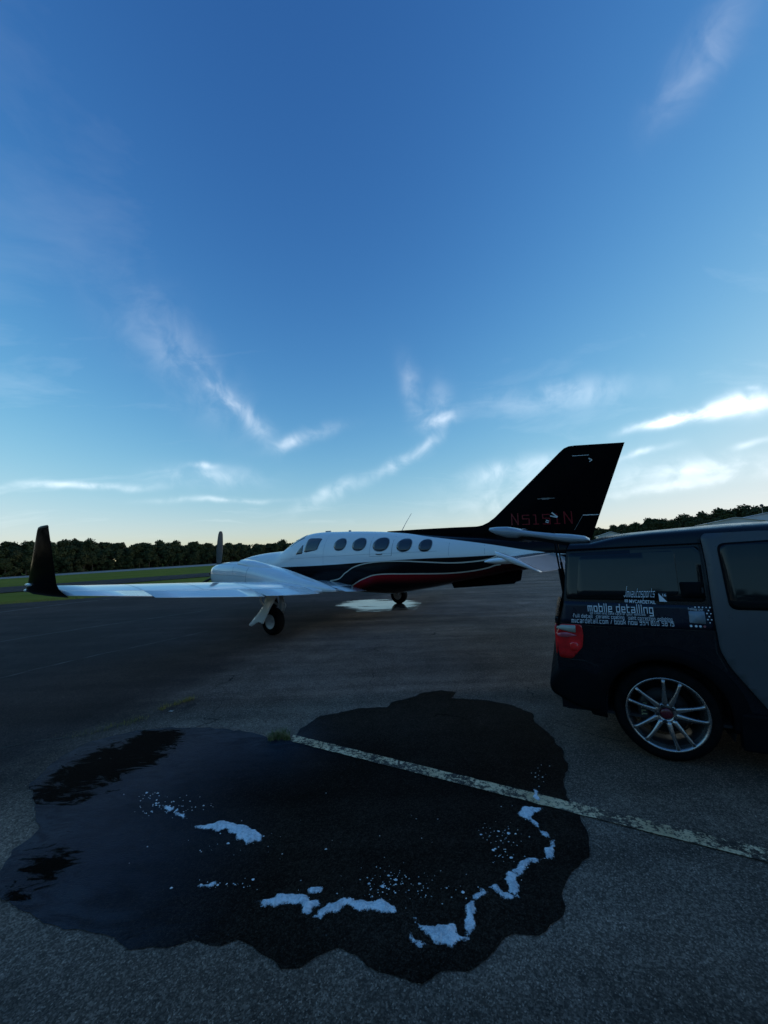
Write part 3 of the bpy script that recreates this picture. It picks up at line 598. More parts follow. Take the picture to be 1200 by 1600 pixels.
# ================================================================== TREES AND FAR BUILDINGS
def foliage_mat(name, c0, c1):
    t = NT(name); p = t.pos()
    oi = t.n('ShaderNodeObjectInfo').outputs['Random']
    a = t.mix(t.rng(t.noise(p, .55, 4), .35, .65), c0, c1)
    a = t.mix(t.math('MULTIPLY', oi, .55), a, (.058, .056, .024))
    t.set(color=a, rough=.85, spec=.15); return t.m
M_LEAF = foliage_mat('tree_foliage', (.026, .036, .014), (.056, .070, .026))
M_BARK = simple('tree_bark', (.07, .058, .046), .95, vscale=3)
def crown_mesh(seed, h, w, n):
    r = random.Random(seed); vs = []; fs = []
    lobes = []
    for i in range(15):
        a = r.uniform(0, 6.28); zz = r.uniform(.10, .93); rad = w*.5*math.sin(math.pi*min(1, .18+zz*.80))**.7
        q = rad*r.uniform(.15, .75)
        lobes.append((math.cos(a)*q, math.sin(a)*q, h*zz, r.uniform(.15, .26)*h*.66))
    lobes.append((0, 0, h*.62, h*.24)); lobes.append((0, 0, h*.85, h*.15))
    for i in range(n):
        lx, ly, lz, lr = r.choice(lobes)
        d = Vector((r.gauss(0, 1), r.gauss(0, 1), r.gauss(0, 1))).normalized(); q = lr*(r.random()**.35)*r.uniform(.85, 1.15)
        c = Vector((lx, ly, lz))+Vector((d.x, d.y, d.z*.85))*q
        if c.z < h*.02: c.z = h*.02+r.random()*h*.1
        nn = (d+Vector((r.gauss(0, .6), r.gauss(0, .6), r.gauss(0, .6)+.3))).normalized()
        a = nn.orthogonal().normalized(); b = nn.cross(a); s = h*r.uniform(.022, .044); k = len(vs)
        th = r.random()*6.28; a, b = a*math.cos(th)+b*math.sin(th), b*math.cos(th)-a*math.sin(th)
        vs += [c+a*s, c+b*s*.7+nn*s*.2, c-a*s*.9, c-b*s*.75]; fs.append((k, k+1, k+2, k+3))
    return pmesh('crown', vs, fs)
def trunk_mesh(seed, h):
    r = random.Random(seed+50); ms = []
    ms.append(tube('t', [(0, 0, -.4), (r.uniform(-.1, .1), r.uniform(-.1, .1), h*.35), (r.uniform(-.3, .3), r.uniform(-.3, .3), h*.8)], .2, 7, [h*.02, h*.014, h*.004]))
    for i in range(5):
        a = r.uniform(0, 6.28); z0 = h*r.uniform(.25, .55); L = h*r.uniform(.18, .30)
        ms.append(tube('l', [(0, 0, z0), (math.cos(a)*L*.5, math.sin(a)*L*.5, z0+L*.4), (math.cos(a)*L, math.sin(a)*L, z0+L*.9)], .1, 5, [h*.008, h*.005, h*.002]))
    return join_meshes('trunk', ms)
TREES = []
for i in range(7):
    h = 10.0; TREES.append((crown_mesh(i*7+1, h, (7.5, 6.0, 8.5, 5.5, 7.0, 9.0, 6.5)[i], 3400), trunk_mesh(i, h)))
for c, t in TREES: c.materials.append(M_LEAF); t.materials.append(M_BARK)
def tree(x, y, height, name, label, group, v=None):
    z = terrain(x, y); c, t = TREES[rnd.randrange(7) if v is None else v]
    e = empty(name, (x, y, z-.1), rnd.uniform(0, 6.28)); s = height/10.0
    e.scale = (s*rnd.uniform(.9, 1.25), s*rnd.uniform(.9, 1.25), s)
    tag(e, label, 'tree', group)
    obj('crown', c, None, e); obj('trunk', t, None, e)
# left wood: its foot follows the perimeter road
def wood_line():
    base = [f for f, n in ROAD[6:]]
    base = [(-420, 150), (-300, 170), (-240, 184)]+[tuple(b) for b in base[:11]]+[(-10, 318), (30, 330), (75, 335)]
    return base
WL = wood_line()
def along(poly, step):
    out = []; acc = 0
    for i in range(len(poly)-1):
        a = Vector(poly[i]); b = Vector(poly[i+1]); L = (b-a).length; t = acc
        while t < L: out.append(a+(b-a)*t/L); t += step
        acc = t-L
    return out
TOP_PX = 0.0
def want_height(x, y, elev):
    """tree height that brings its top to the given elevation (radians) above eye level"""
    d = math.hypot(x, y); return EYE+d*elev-terrain(x, y)
for row, (off, stp, lo, hi) in enumerate(((2, 4.2, .50, .85), (7, 4.3, .80, 1.05), (15, 4.4, .86, 1.16))):
    for p in along(WL, stp):
        d = p.normalized(); q = p+d*(off+rnd.uniform(-2.5, 2.5))+Vector((rnd.uniform(-2, 2), 0))
        az = math.degrees(math.atan2(q.x, q.y))
        if az < -48.5 or az > -5: continue
        el = interp(az, [-60, -45, -24, -12, 0, 15], [.040, .0385, .033, .030, .028, .026])
        d2 = math.hypot(q.x, q.y); hgt = want_height(q.x, q.y, el)*rnd.uniform(lo, hi)*(1+.10*noise.noise(Vector((q.x*.035, q.y*.035, 2))))
        if row == 0 and rnd.random() < .18: hgt *= .55
        tree(q.x, q.y, hgt, 'broadleaf_tree', 'leafy tree of the dark wood lining the far side of the green field', 'trees of the wood beyond the field')
# the depth of the wood behind its front trees
def wood_depth():
    r = random.Random(5); vs = []; fs = []
    pts = [q for q in along(WL, 1.1) if -52 < math.degrees(math.atan2(q.x, q.y)) < 12]
    for q in pts:
        for _ in range(26):
            d = q.normalized(); c2 = q+d*r.uniform(20, 27)+Vector((r.uniform(-1.5, 1.5), 0)); z0 = terrain(c2.x, c2.y)
            az = math.degrees(math.atan2(c2.x, c2.y))
            top = want_height(c2.x, c2.y, interp(az, [-60, -45, -24, -12, 0, 15], [.034, .033, .028, .026, .024, .022]))
            c = Vector((c2.x, c2.y, z0+top*r.random()))
            nn = (-Vector((d.x, d.y, 0))+Vector((r.gauss(0, .5), r.gauss(0, .5), r.gauss(0, .5)+.3))).normalized(); a = nn.orthogonal().normalized(); b = nn.cross(a); w = r.uniform(.6, 1.2); k = len(vs)
            vs += [c+a*w, c+b*w*.8, c-a*w, c-b*w*.8]; fs.append((k, k+1, k+2, k+3))
    return pmesh('woodland', vs, fs)
tag(obj('woodland', wood_depth(), M_LEAF), 'dark depth of the wood behind its front row of trees', 'woodland', kind='stuff')
# right rise: trees behind the vehicle and the hangars
RL = [(150, 370), (185, 330), (205, 300), (215, 265), (222, 235), (228, 200), (240, 150), (250, 90), (255, 30), (255, -30)]
for row, (off, stp, lo, hi) in enumerate(((0, 5.2, .70, .98), (9, 5.4, .92, 1.1))):
    for p in along(RL, stp):
        q = p+p.normalized()*(off+rnd.uniform(-3, 3))
        az = math.degrees(math.atan2(q.x, q.y))
        if az > 47.5 or az < 26: continue
        el = interp(az, [20, 29, 34, 37, 40, 43, 45, 60, 90], [.030, .034, .045, .050, .054, .060, .064, .066, .07])
        tree(q.x, q.y, want_height(q.x, q.y, el)*rnd.uniform(lo, hi), 'broadleaf_tree', 'tall dark tree on the wooded rise behind the black vehicle roof', 'trees of the wooded rise')
# unseen belt of trees added behind the camera to block low sky light
def blocker_belt_mesh():
    r = random.Random(77); vs = []; fs = []
    for i in range(9500):
        az = R(r.uniform(118, 306)); d = r.uniform(62, 70)+4*math.sin(az*9)
        top = 13.5+3.0*noise.noise(Vector((az*9, 1, 0)))+1.5*noise.noise(Vector((az*31, 4, 0)))
        c = Vector((math.sin(az)*d, math.cos(az)*d, top*r.random()**.8))
        nn = Vector((r.gauss(0, 1), r.gauss(0, 1), r.gauss(0, 1)+.4)).normalized(); a = nn.orthogonal().normalized(); b = nn.cross(a); q = r.uniform(.5, 1.2); k = len(vs)
        vs += [c+a*q, c+b*q*.8, c-a*q, c-b*q*.8]; fs.append((k, k+1, k+2, k+3))
    return pmesh('woodland', vs, fs)
tag(obj('woodland', blocker_belt_mesh(), M_LEAF), 'added unseen belt of foliage behind the camera, blocking low sky light', 'woodland', kind='stuff')
# hangars with gable roofs
M_SHEET = simple('hangar_sheet', (.42, .44, .46), .45, vscale=.3)
M_ROOFM = simple('hangar_roof', (.50, .52, .55), .35, vscale=.3)
M_DOORM = simple('hangar_door', (.22, .24, .27), .5, vscale=.3)
def hangar(x, y, rz, w, d, eave, ridge, label):
    e = empty('hangar', (x, y, terrain(x, y)), rz)
    tag(e, label, 'hangar', 'hangars behind the vehicle')
    body = [(-w/2, 0), (w/2, 0), (w/2, eave), (0, ridge), (-w/2, eave)]
    obj('wall', pmesh('wall', [(a, -d/2, b) for a, b in body]+[(a, d/2, b) for a, b in body],
        [(0, 1, 2, 3, 4), (9, 8, 7, 6, 5), (0, 5, 6, 1), (1, 6, 7, 2), (4, 9, 5, 0)]), M_SHEET, e)
    o = .5; rf = []
    for s in (-1, 1):
        vs = [(0, -d/2-o, ridge+.18), (0, d/2+o, ridge+.18), (s*(w/2+o), d/2+o, eave+.05), (s*(w/2+o), -d/2-o, eave+.05)]
        vs += [(a, b, c-.14) for a, b, c in vs]
        obj('roof', pmesh('roof', vs, [(0, 1, 2, 3), (7, 6, 5, 4), (0, 4, 5, 1), (1, 5, 6, 2), (2, 6, 7, 3), (3, 7, 4, 0)]), M_ROOFM, e)
    for i in range(4):
        x0 = -w*.4+i*w*.2; obj('door_panel', box('door_panel', x0+.03, x0+w*.2-.03, -d/2-.12, -d/2-.02, .05, eave*.86), M_DOORM, e)
hangar(115, 118, R(-38), 26, 30, 6.0, 8.6, 'wide grey gable roofed hangar at the right edge above the vehicle roof')
hangar(101, 113, R(-30), 12, 16, 6.4, 7.6, 'small pale hangar roof just left of the wide grey hangar')
hangar(92, 158, R(-25), 9, 12, 4.8, 6.3, 'tiny pale shed roof between the tail fin and the vehicle')
# beacon mast
bp = empty('beacon_mast', (148, 150, 0)); tag(bp, 'thin mast with a small round beacon sticking up over the right hand trees', 'mast')
obj('pole', tube('pole', [(0, 0, 0), (0, 0, 8), (0, 0, 14.4)], .1, 8, [.16, .12, .08]), simple('mast_steel', (.2, .2, .2), .5), bp)
obj('beacon', revolve('beacon', [(13.9, .05), (14.1, .45), (14.5, .6), (14.9, .5), (15.1, .1)], 'z', 14), simple('beacon_housing', (.05, .05, .05), .5), bp)

# ================================================================== THE AIRPLANE  (x aft, y to its right wing, z up; origin on the ground between the main wheels)
AP = empty('airplane', (-1.010, 10.325, .004), R(-33.87))
tag(AP, 'white twin propeller airplane with black and red tail and tall black winglet', 'airplane')
def naca(c, t):
    c = max(0, min(1, c)); return 5*t*(.2969*math.sqrt(c)-.126*c-.3516*c*c+.2843*c**3-.1036*c**4)
# --- paint
FX = [-4.98, -4.93, -4.80, -4.57, -4.30, -3.72, -3.10, -2.51, -2.23, -1.80, -1.42, -1.24, -.99, -.80, -.05, .32, 1.25, 2.3, 3.1, 3.9, 4.8, 5.5, 5.95]
FT = [1.24, 1.30, 1.375, 1.465, 1.56, 1.67, 1.73, 1.76, 1.78, 1.98, 2.155, 2.21, 2.24, 2.245, 2.22, 2.205, 2.14, 2.03, 1.95, 1.88, 1.80, 1.74, 1.70]
FB = [1.16, 1.08, 1.00, .91, .85, .77, .72, .69, .68, .66, .65, .65, .64, .64, .63, .63, .62, .76, .91, 1.05, 1.23, 1.36, 1.45]
FH = [.03, .10, .19, .29, .37, .48, .56, .62, .645, .675, .69, .695, .70, .70, .70, .70, .70, .63, .53, .43, .30, .19, .11]
NE = 2.35
def fus(x): return smooth_interp(x, FX, FT), smooth_interp(x, FX, FB), smooth_interp(x, FX, FH)
def fus_y(x, z):
    t, b, h = fus(x); zc, hz = (t+b)/2, (t-b)/2
    q = min(1, abs((z-zc)/hz)); return h*(1-q**NE)**(1/NE)
def fus_z(x, y):
    t, b, h = fus(x); zc, hz = (t+b)/2, (t-b)/2
    q = min(1, abs(y/h)); return zc+hz*(1-q**NE)**(1/NE)
M_WHITE = simple('white_aircraft_paint', (.82, .82, .81), .16, coat=1.0, var=.03, vscale=2)
M_BLACK = simple('black_aircraft_paint', (.003, .0031, .004), .16, coat=0, var=.1, vscale=2, spec=.09)
M_BLACK.node_tree.nodes['Principled BSDF'].inputs['IOR'].default_value = 1.13
M_CREAM = simple('cream_pinstripe', (.62, .55, .45), .3, var=.04)
M_DKRED = simple('dark_red_lettering', (.17, .006, .011), .35, var=.1, spec=.2)
M_GLASS = simple('tinted_aircraft_glass', (.030, .034, .040), .05, coat=.3, var=.1, spec=.6)
M_RUBB = simple('tyre_rubber', (.007, .007, .0075), .8, var=.25, vscale=12, spec=.15)
M_RUBB.node_tree.nodes['Principled BSDF'].inputs['IOR'].default_value = 1.2
M_METAL = simple('bare_metal', (.42, .42, .43), .38, metal=.9)
M_GREYP = simple('grey_gear_paint', (.36, .38, .40), .4)
M_DARK = simple('dark_gap', (.012, .012, .014), .8)
M_SEAMP = simple('panel_seam', (.30, .32, .35), .6)
M_BLADE = simple('propeller_blade', (.085, .080, .072), .45)
def livery():
    t = NT('aircraft_livery'); oc = t.objc(); sp = t.n('ShaderNodeSeparateXYZ'); t.l(oc, sp.inputs[0])
    X, Z = sp.outputs['X'], sp.outputs['Z']
    xn = t.math('DIVIDE', t.math('ADD', X, 5.0), 11.5)
    def curve(pts):
        n = t.n('ShaderNodeFloatCurve'); c = n.mapping.curves[0]
        P = [((x+5)/11.5, (z-.4)/2.2) for x, z in pts]
        P = [(0.0, P[0][1])]+P+[(1.0, P[-1][1])]
        while len(c.points) < len(P): c.points.new(.5, .5)
        for q, p in zip(c.points, P): q.location = p; q.handle_type = 'AUTO'
        n.mapping.update(); t.l(xn, n.inputs['Value'])
        return t.math('ADD', t.math('MULTIPLY', n.outputs[0], 2.2), .4)
    low = curve([(-3.2, 1.28), (-2.0, 1.31), (-.11, 1.36), (1.24, 1.42), (2.64, 1.47), (3.38, 1.48), (4.1, 1.5), (5.4, 1.485)])
    hi = curve([(.6, 2.5), (1.1, 2.26), (1.35, 2.13), (1.89, 2.07), (2.55, 1.955), (3.25, 1.845), (4.0, 1.72), (4.85, 1.56), (5.4, 1.49)])
    w = .0035
    above = t.rng(t.math('SUBTRACT', Z, low), -w, w); below = t.rng(t.math('SUBTRACT', hi, Z), -w, w)
    white = t.math('MULTIPLY', above, below)
    s1 = curve([(.06, .98), (.48, 1.17), (.88, 1.34), (1.4, 1.415), (2.01, 1.425), (2.69, 1.39), (3.21, 1.365), (3.63, 1.38), (3.96, 1.42), (4.24, 1.5)])
    s2 = curve([(.3, .74), (.59, .86), (1.05, 1.04), (1.42, 1.125), (2.2, 1.14), (3.19, 1.15), (3.61, 1.19), (3.94, 1.25), (4.16, 1.31)])
    def line(s, x0, x1, hw):
        m = t.rng(t.math('ABSOLUTE', t.math('SUBTRACT', Z, s)), hw, hw+.004, 1, 0)
        return t.math('MULTIPLY', m, t.math('MULTIPLY', t.math('GREATER_THAN', X, x0), t.math('LESS_THAN', X, x1)))
    st = t.math('MAXIMUM', line(s1, -.1, 4.3, .011), line(s2, .35, 4.2, .011))
    red = t.math('MULTIPLY', t.rng(t.math('SUBTRACT', s2, Z), .0, .26, 1, 0), t.math('GREATER_THAN', t.math('SUBTRACT', s2, Z), 0))
    red = t.math('MULTIPLY', red, t.math('MULTIPLY', t.math('GREATER_THAN', X, .35), t.rng(X, 1.0, 4.3, 1, .15)))
    col = t.mix(red, (.0055, .0058, .007), (.36, .010, .018))
    col = t.mix(white, col, (.78, .78, .77)); col = t.mix(t.math('MULTIPLY', st, t.math('SUBTRACT', 1.0, white)), col, (.62, .55, .46))
    t.set(color=col, rough=.17, spec=t.math('ADD', .12, t.math('MULTIPLY', white, .4)))
    return t.m
M_LIV = livery()
rings = []
xs = [-4.98, -4.95, -4.90, -4.82, -4.7]+[-4.55+i*.12 for i in range(88)]
for x in [q for q in xs if q < 5.95]+[5.95]:
    t, b, h = fus(x); zc, hz = (t+b)/2, (t-b)/2; ring = []
    for k in range(64):
        a = 2*math.pi*k/64; c, s = math.cos(a), math.sin(a)
        ring.append((x, h*math.copysign(abs(c)**(2/NE), c), zc+hz*math.copysign(abs(s)**(2/NE), s)))
    rings.append(ring)
FUS = obj('fuselage', loft('fuselage', rings), M_LIV, AP, True)
# --- cabin windows
def oval(cx, cz, a, b, n=28, p=2.2):
    return [(cx+a*math.copysign(abs(math.cos(q))**(2/p), math.cos(q)), cz+b*math.copysign(abs(math.sin(q))**(2/p), math.sin(q))) for q in [2*math.pi*i/n for i in range(n)]]
for s in (-1, 1):
    for x, z, a, b in ((.27, 1.865, .215, .175), (.87, 1.845, .225, .178), (1.50, 1.82, .24, .182), (2.11, 1.78, .205, .168), (2.62, 1.755, .17, .155)):
        for nm, k, off, mt in (('window_frame', 1.07, .003, M_GREYP), ('window', 1.0, .007, M_GLASS)):
            obj(nm, poly_panel(nm, oval(x, z, a*k*.88, b*k*.87), lambda u, v, s=s, off=off: (u, s*(fus_y(u, v)+off), v), .06, .004, (0, -s, 0)), mt, FUS, True)
    cw = [(-.88, 2.075), (-.50, 2.06), (-.42, 2.04), (-.47, 1.77), (-.55, 1.74), (-.88, 1.70), (-.94, 1.72), (-.93, 2.04)]
    obj('cockpit_window', poly_panel('cockpit_window', cw, lambda u, v, s=s: (u, s*(fus_y(u, v)+.006), v), .05, .004, (0, -s, 0)), M_GLASS, FUS, True)
    vw = [(-1.03, 1.90), (-1.00, 1.70), (-1.02, 1.67), (-1.24, 1.65), (-1.25, 1.67), (-1.06, 1.89)]
    obj('vent_window', poly_panel('vent_window', vw, lambda u, v, s=s: (u, s*(fus_y(u, v)+.006), v), .05, .004, (0, -s, 0)), M_GLASS, FUS, True)
    wp = [(-2.12, .03), (-1.92, .36), (-1.60, .53), (-1.15, .47), (-1.22, .30), (-1.40, .03)]
    obj('windshield', poly_panel('windshield', [(u, v*s) for u, v in wp], lambda u, v: (u, v, fus_z(u, v)+.008), .05), M_GLASS, FUS, True)
# panel seams of the skin
def add_seams():
    for x, z0, z1 in ((-2.55, 1.72, 1.0), (-3.55, 1.66, 1.0), (-.25, 2.19, 1.40), (3.15, 1.86, 1.52), (3.9, 1.72, 1.53)):
        fus_line('skin_seam', [(x, z0), (x+.01, z1)], .006, M_SEAMP)
    for pts in ([(-3.95, 1.58), (-3.2, 1.62), (-3.18, 1.36), (-3.95, 1.34), (-3.95, 1.58)], [(-1.9, 1.53), (1.15, 1.60), (2.9, 1.62)]):
        fus_line('skin_seam', pts, .005, M_SEAMP)
# cabin door seams and handle on the left side
def fus_line(name, pts, w, mat, side=-1, off=.003):
    ms = []
    for (x0, z0), (x1, z1) in zip(pts[:-1], pts[1:]):
        d = Vector((x1-x0, z1-z0)); nrm = Vector((-d.y, d.x)).normalized()*w/2
        n = max(1, int(d.length/.08)); vs = []; fs = []
        for i in range(n+1):
            t = i/n
            for q in (1, -1):
                x, z = x0+d.x*t+nrm.x*q, z0+d.y*t+nrm.y*q
                vs.append((x, side*(fus_y(x, z)+off), z))
        for i in range(n): fs.append((2*i, 2*i+1, 2*i+3, 2*i+2))
        ms.append(pmesh('l', vs, fs))
    return obj(name, join_meshes(name, ms), mat, FUS)
fus_line('door_seam', [(1.80, 2.08), (1.82, 1.55)], .012, M_SEAMP)
fus_line('door_seam', [(1.20, 2.08), (1.22, 1.55), (1.82, 1.55)], .008, M_SEAMP)
fus_line('door_handle', [(1.40, 1.60), (1.45, 1.585), (1.55, 1.585), (1.58, 1.60)], .018, M_DARK, off=.006)
add_seams()
for x, r in ((-.72, .05), (-.62, .04), (.10, .035)):
    zt = fus(x)[0]; obj('antenna', join_meshes('antenna', [box('a', x-r, x+r, -.02, .02, zt-.02, zt+.035, .012)]), M_GREYP, AP)
obj('whip_antenna', tube('whip_antenna', [(1.69, 0, 2.09), (1.85, 0, 2.33), (2.01, 0, 2.54)], .006, 6, [.009, .006, .004]), M_GREYP, AP)
# --- wings
def LEx(y): return -1.0+.25*(y-.7)/5.4
def TEx(y): return 1.05-.65*(y-.7)/5.4
ZY = [.4, .9, 1.4, 2.6, 3, 4, 5, 5.6, 6.15]
def zTE(y): return interp(y, ZY, [.73, .76, .80, .865, .895, .99, 1.09, 1.16, 1.225])
def zLE(y): return interp(y, ZY, [.82, .853, .90, 1.0, 1.04, 1.12, 1.19, 1.23, 1.27])
def thk(y): return interp(y, [.4, 6.15], [.145, .115])
def wing_pt(y, c, sgn, droop=0.0, hinge=.75):
    a, b = LEx(y), TEx(y); ch = b-a
    z = zLE(y)+(zTE(y)-zLE(y))*c + sgn*naca(c, thk(y))*ch + .012*ch*4*c*(1-c)
    if c > hinge: z -= math.tan(droop)*(c-hinge)*ch
    return a+ch*c, z
def wing_piece(name, s, ys, c0, c1, droop=0.0, n=12):
    rings = []
    for y in ys:
        cs = [c0+(c1-c0)*(.5-.5*math.cos(math.pi*i/n)) for i in range(n+1)]
        up = [wing_pt(y, c, 1, droop) for c in cs]; lo = [wing_pt(y, c, -1, droop) for c in cs]
        if c1 >= 1: up[-1] = (up[-1][0], up[-1][1]+.004); lo[-1] = (lo[-1][0], lo[-1][1]-.004)
        rings.append([(x, s*y, z) for x, z in up]+[(x, s*y, z) for x, z in lo[::-1]])
    return loft(name, rings)
def ylist(a, b): 
    n = max(2, int((b-a)/.35)); return [a+(b-a)*i/n for i in range(n+1)]
for s in (-1, 1):
    WG = obj('wing', wing_piece('wing', s, ylist(.3, 6.12), 0, .745), M_WHITE, AP, True)
    for nm, a, b, dr in (('flap', .62, 1.28, 0), ('flap', 2.02, 3.27, .02), ('aileron', 3.30, 5.12, .05)):
        obj(nm, wing_piece(nm, s, ylist(a, b), .755, 1.0, dr, 8), M_WHITE, WG, True)
    obj('wing_trailing_panel', wing_piece('wing_trailing_panel', s, ylist(5.15, 6.12), .7455, .985, 0, 8), M_WHITE, WG, True)
    obj('nacelle_trailing_panel', wing_piece('nacelle_trailing_panel', s, ylist(1.30, 2.0), .7455, .90, 0, 8), M_WHITE, WG, True)
    def wing_seam(y0, c0, y1, c1, w=.008):
        n = 14; vs = []; fs = []
        for i in range(n+1):
            t = i/n; y = y0+(y1-y0)*t; c = c0+(c1-c0)*t
            for q in (-1, 1):
                yy, cc = (y+q*w/2, c) if abs(c1-c0) > abs(y1-y0)*.2 else (y, c+q*w/2/1.4)
                x, z = wing_pt(yy, cc, 1); vs.append((x, s*yy, z+.002))
        for i in range(n): fs.append((2*i, 2*i+1, 2*i+3, 2*i+2))
        obj('skin_seam', pmesh('skin_seam', vs, fs), M_SEAMP, WG)
    for a in ((2.3, .12, 2.3, .73), (3.28, .02, 3.28, .745), (4.2, .02, 4.2, .73), (5.14, .02, 5.14, .745), (2.3, .35, 6.0, .35), (2.3, .10, 6.05, .10)): wing_seam(*a)
    # winglet: blended, tapering, black
    rings = []
    for z, x0, x1, y, th in ((1.19, -.62, .30, 6.10, .05), (1.215, -.92, .43, 6.15, .10), (1.26, -1.00, .44, 6.20, .12), (1.31, -.86, .39, 6.23, .10), (1.38, -.76, .34, 6.245, .085), (1.6, -.62, .27, 6.26, .075), (1.85, -.47, .19, 6.275, .06), (2.10, -.32, .105, 6.29, .048), (2.14, -.29, .09, 6.29, .040), (2.155, -.22, .05, 6.29, .012)):
        n = 10; cs = [.5-.5*math.cos(math.pi*i/n) for i in range(n+1)]; ch = x1-x0; tt = th/max(.2, ch)
        rings.append([(x0+ch*c, s*(y+naca(c, tt)*ch+.002), z) for c in cs]+[(x0+ch*c, s*(y-naca(c, tt)*ch-.002), z) for c in cs[::-1]])
    obj('winglet', loft('winglet', rings), M_BLACK, WG, True)
    M_LENS = simple('light_lens', (.62, .62, .60), .15, coat=.5)
    def lens(cx, cy, cz, rx, ry, rz): 
        bm = bmesh.new(); bmesh.ops.create_uvsphere(bm, u_segments=14, v_segments=8, radius=1)
        for v in bm.verts: v.co = Vector((cx+v.co.x*rx*(1 if v.co.x < 0 else 1.3), cy+v.co.y*ry, cz+v.co.z*rz))
        return bm_mesh(bm, 'navigation_light')
    obj('navigation_light', lens(-.98, s*6.20, 1.262, .075, .05, .026), M_LENS, WG, True)
    obj('navigation_light', lens(-.60, s*6.29, 1.355, .10, .035, .026), M_LENS, WG, True)
    # --- nacelle
    YE = 1.65
    NXs = [-3.24, -3.21, -3.13, -2.95, -2.6, -2.0, -1.5, -.8, -.2, .4, .8, 1.0]
    NTs = [1.33, 1.40, 1.445, 1.485, 1.515, 1.525, 1.46, 1.325, 1.18, 1.04, .94, .875]
    NBs = [1.06, .98, .92, .86, .82, .79, .77, .76, .76, .78, .80, .82]
    NHs = [.17, .27, .34, .385, .42, .435, .43, .40, .345, .24, .12, .03]
    def nac(x): return smooth_interp(x, NXs, NTs), smooth_interp(x, NXs, NBs), smooth_interp(x, NXs, NHs)
    NN = 2.9
    def nac_y(x, z):
        t, b, h = nac(x); q = min(1, abs((z-(t+b)/2)/((t-b)/2))); return h*(1-q**NN)**(1/NN)
    def nac_z(x, dy):
        t, b, h = nac(x); q = min(1, abs(dy/h)); return (t+b)/2+(t-b)/2*(1-q**NN)**(1/NN)
    rings = []
    for x in NXs[:3]+[-3.05+i*.12 for i in range(34)]+[1.0]:
        t, b, h = nac(x); ring = []
        for k in range(48):
            a = 2*math.pi*k/48; c, q = math.cos(a), math.sin(a)
            ring.append((x, s*YE+h*math.copysign(abs(c)**(2/NN), c), (t+b)/2+(t-b)/2*math.copysign(abs(q)**(2/NN), q)))
        rings.append(ring)
    NC = obj('engine_nacelle', loft('engine_nacelle', rings), M_WHITE, AP, True)
    # cooling louvre, scoop, seams
    lv = [(-2.55, -.16), (-2.15, -.16), (-2.15, .20), (-2.55, .20)]
    obj('louvre', poly_panel('louvre', lv, lambda u, v, s=s: (u, s*(YE+v), nac_z(u, v)+.006), .05), simple('louvre_grey', (.16, .17, .19), .5), NC)
    rings = []
    for x, hh, ww in ((-2.0, .03, .20), (-1.95, .055, .22), (-1.6, .06, .22), (-1.2, .045, .17), (-.9, .0, .06)):
        zz = nac(x)[0]-.05
        rings.append([(x, s*(YE+.12)+ww*math.cos(math.pi*k/10), zz-.05+(hh+.10)*math.sin(math.pi*k/10)**.7) for k in range(11)])
    obj('air_scoop', loft('air_scoop', rings, True, True), M_WHITE, NC, True)
    def nline(x0, z0, x1, z1, w=.012):
        vs = []; fs = []; d = Vector((x1-x0, z1-z0)); nr = Vector((-d.y, d.x)).normalized()*w/2
        for i in range(13):
            for q in (1, -1):
                x, z = x0+d.x*i/12+nr.x*q, z0+d.y*i/12+nr.y*q; vs.append((x, s*(YE+nac_y(x, z)+.003), z))
        for i in range(12): fs.append((2*i, 2*i+1, 2*i+3, 2*i+2))
        obj('cowl_seam', pmesh('cowl_seam', vs, fs), M_SEAMP, NC)
    nline(-1.48, 1.38, -1.52, .95); nline(-3.0, 1.22, -1.5, 1.16, .006); nline(-2.05, 1.42, -2.0, 1.20, .008)
    obj('fuel_vent', revolve('fuel_vent', [(.74, .02), (.76, .05), (.84, .055), (.92, .04)], 'z', 12, (-.45, s*2.35, 0)), M_DARK, NC)
    # --- propeller
    HX, HZ = -3.30, 1.20
    SPN = obj('propeller', revolve('propeller', [(-.42, .005), (-.38, .04), (-.28, .085), (-.14, .125), (0, .15), (.06, .155), (.09, .14)], 'x', 28, (HX, s*YE, HZ)), M_BLACK, AP, True)
    for k in range(3):
        ang = R(3 if s < 0 else 25)+k*2*math.pi/3; rings = []
        for r, wd, th, tw in ((.12, .05, .05, 60), (.22, .10, .045, 55), (.40, .155, .030, 45), (.65, .165, .022, 35), (.90, .15, .016, 28), (1.10, .12, .012, 24), (1.17, .08, .010, 22), (1.185, .03, .006, 22)):
            ring = []
            for j in range(12):
                a = 2*math.pi*j/12; u, v = math.cos(a)*wd/2, math.sin(a)*th/2
                px = u*math.sin(R(tw))*1.0+v*math.cos(R(tw)); pt = u*math.cos(R(tw))-v*math.sin(R(tw))
                ring.append((HX+px, s*YE+r*math.sin(ang)+pt*math.cos(ang), HZ+r*math.cos(ang)-pt*math.sin(ang)))
            rings.append(ring)
        obj('blade', loft('blade', rings), M_BLADE, SPN, True)
    # --- main gear
    GY = s*2.50
    GEAR = obj('landing_gear', join_meshes('landing_gear', [tube('a', [(.06, GY+s*-.16, .28), (.08, GY-s*.15, .55), (.12, GY-s*.10, 1.0)], .04, 12, [.038, .045, .05]),
        tube('b', [(.06, GY-s*.16, .28), (.04, GY-s*.02, .28), (.03, GY+s*.06, .28)], .03, 10), tube('c', [(.08, GY-s*.13, .55), (-.18, GY-s*.10, .70), (-.32, GY-s*.08, .95)], .022, 8),
        tube('d', [(.16, GY-s*.12, .45), (.24, GY-s*.12, .60), (.16, GY-s*.12, .74)], .018, 8)]), M_GREYP, AP, True)
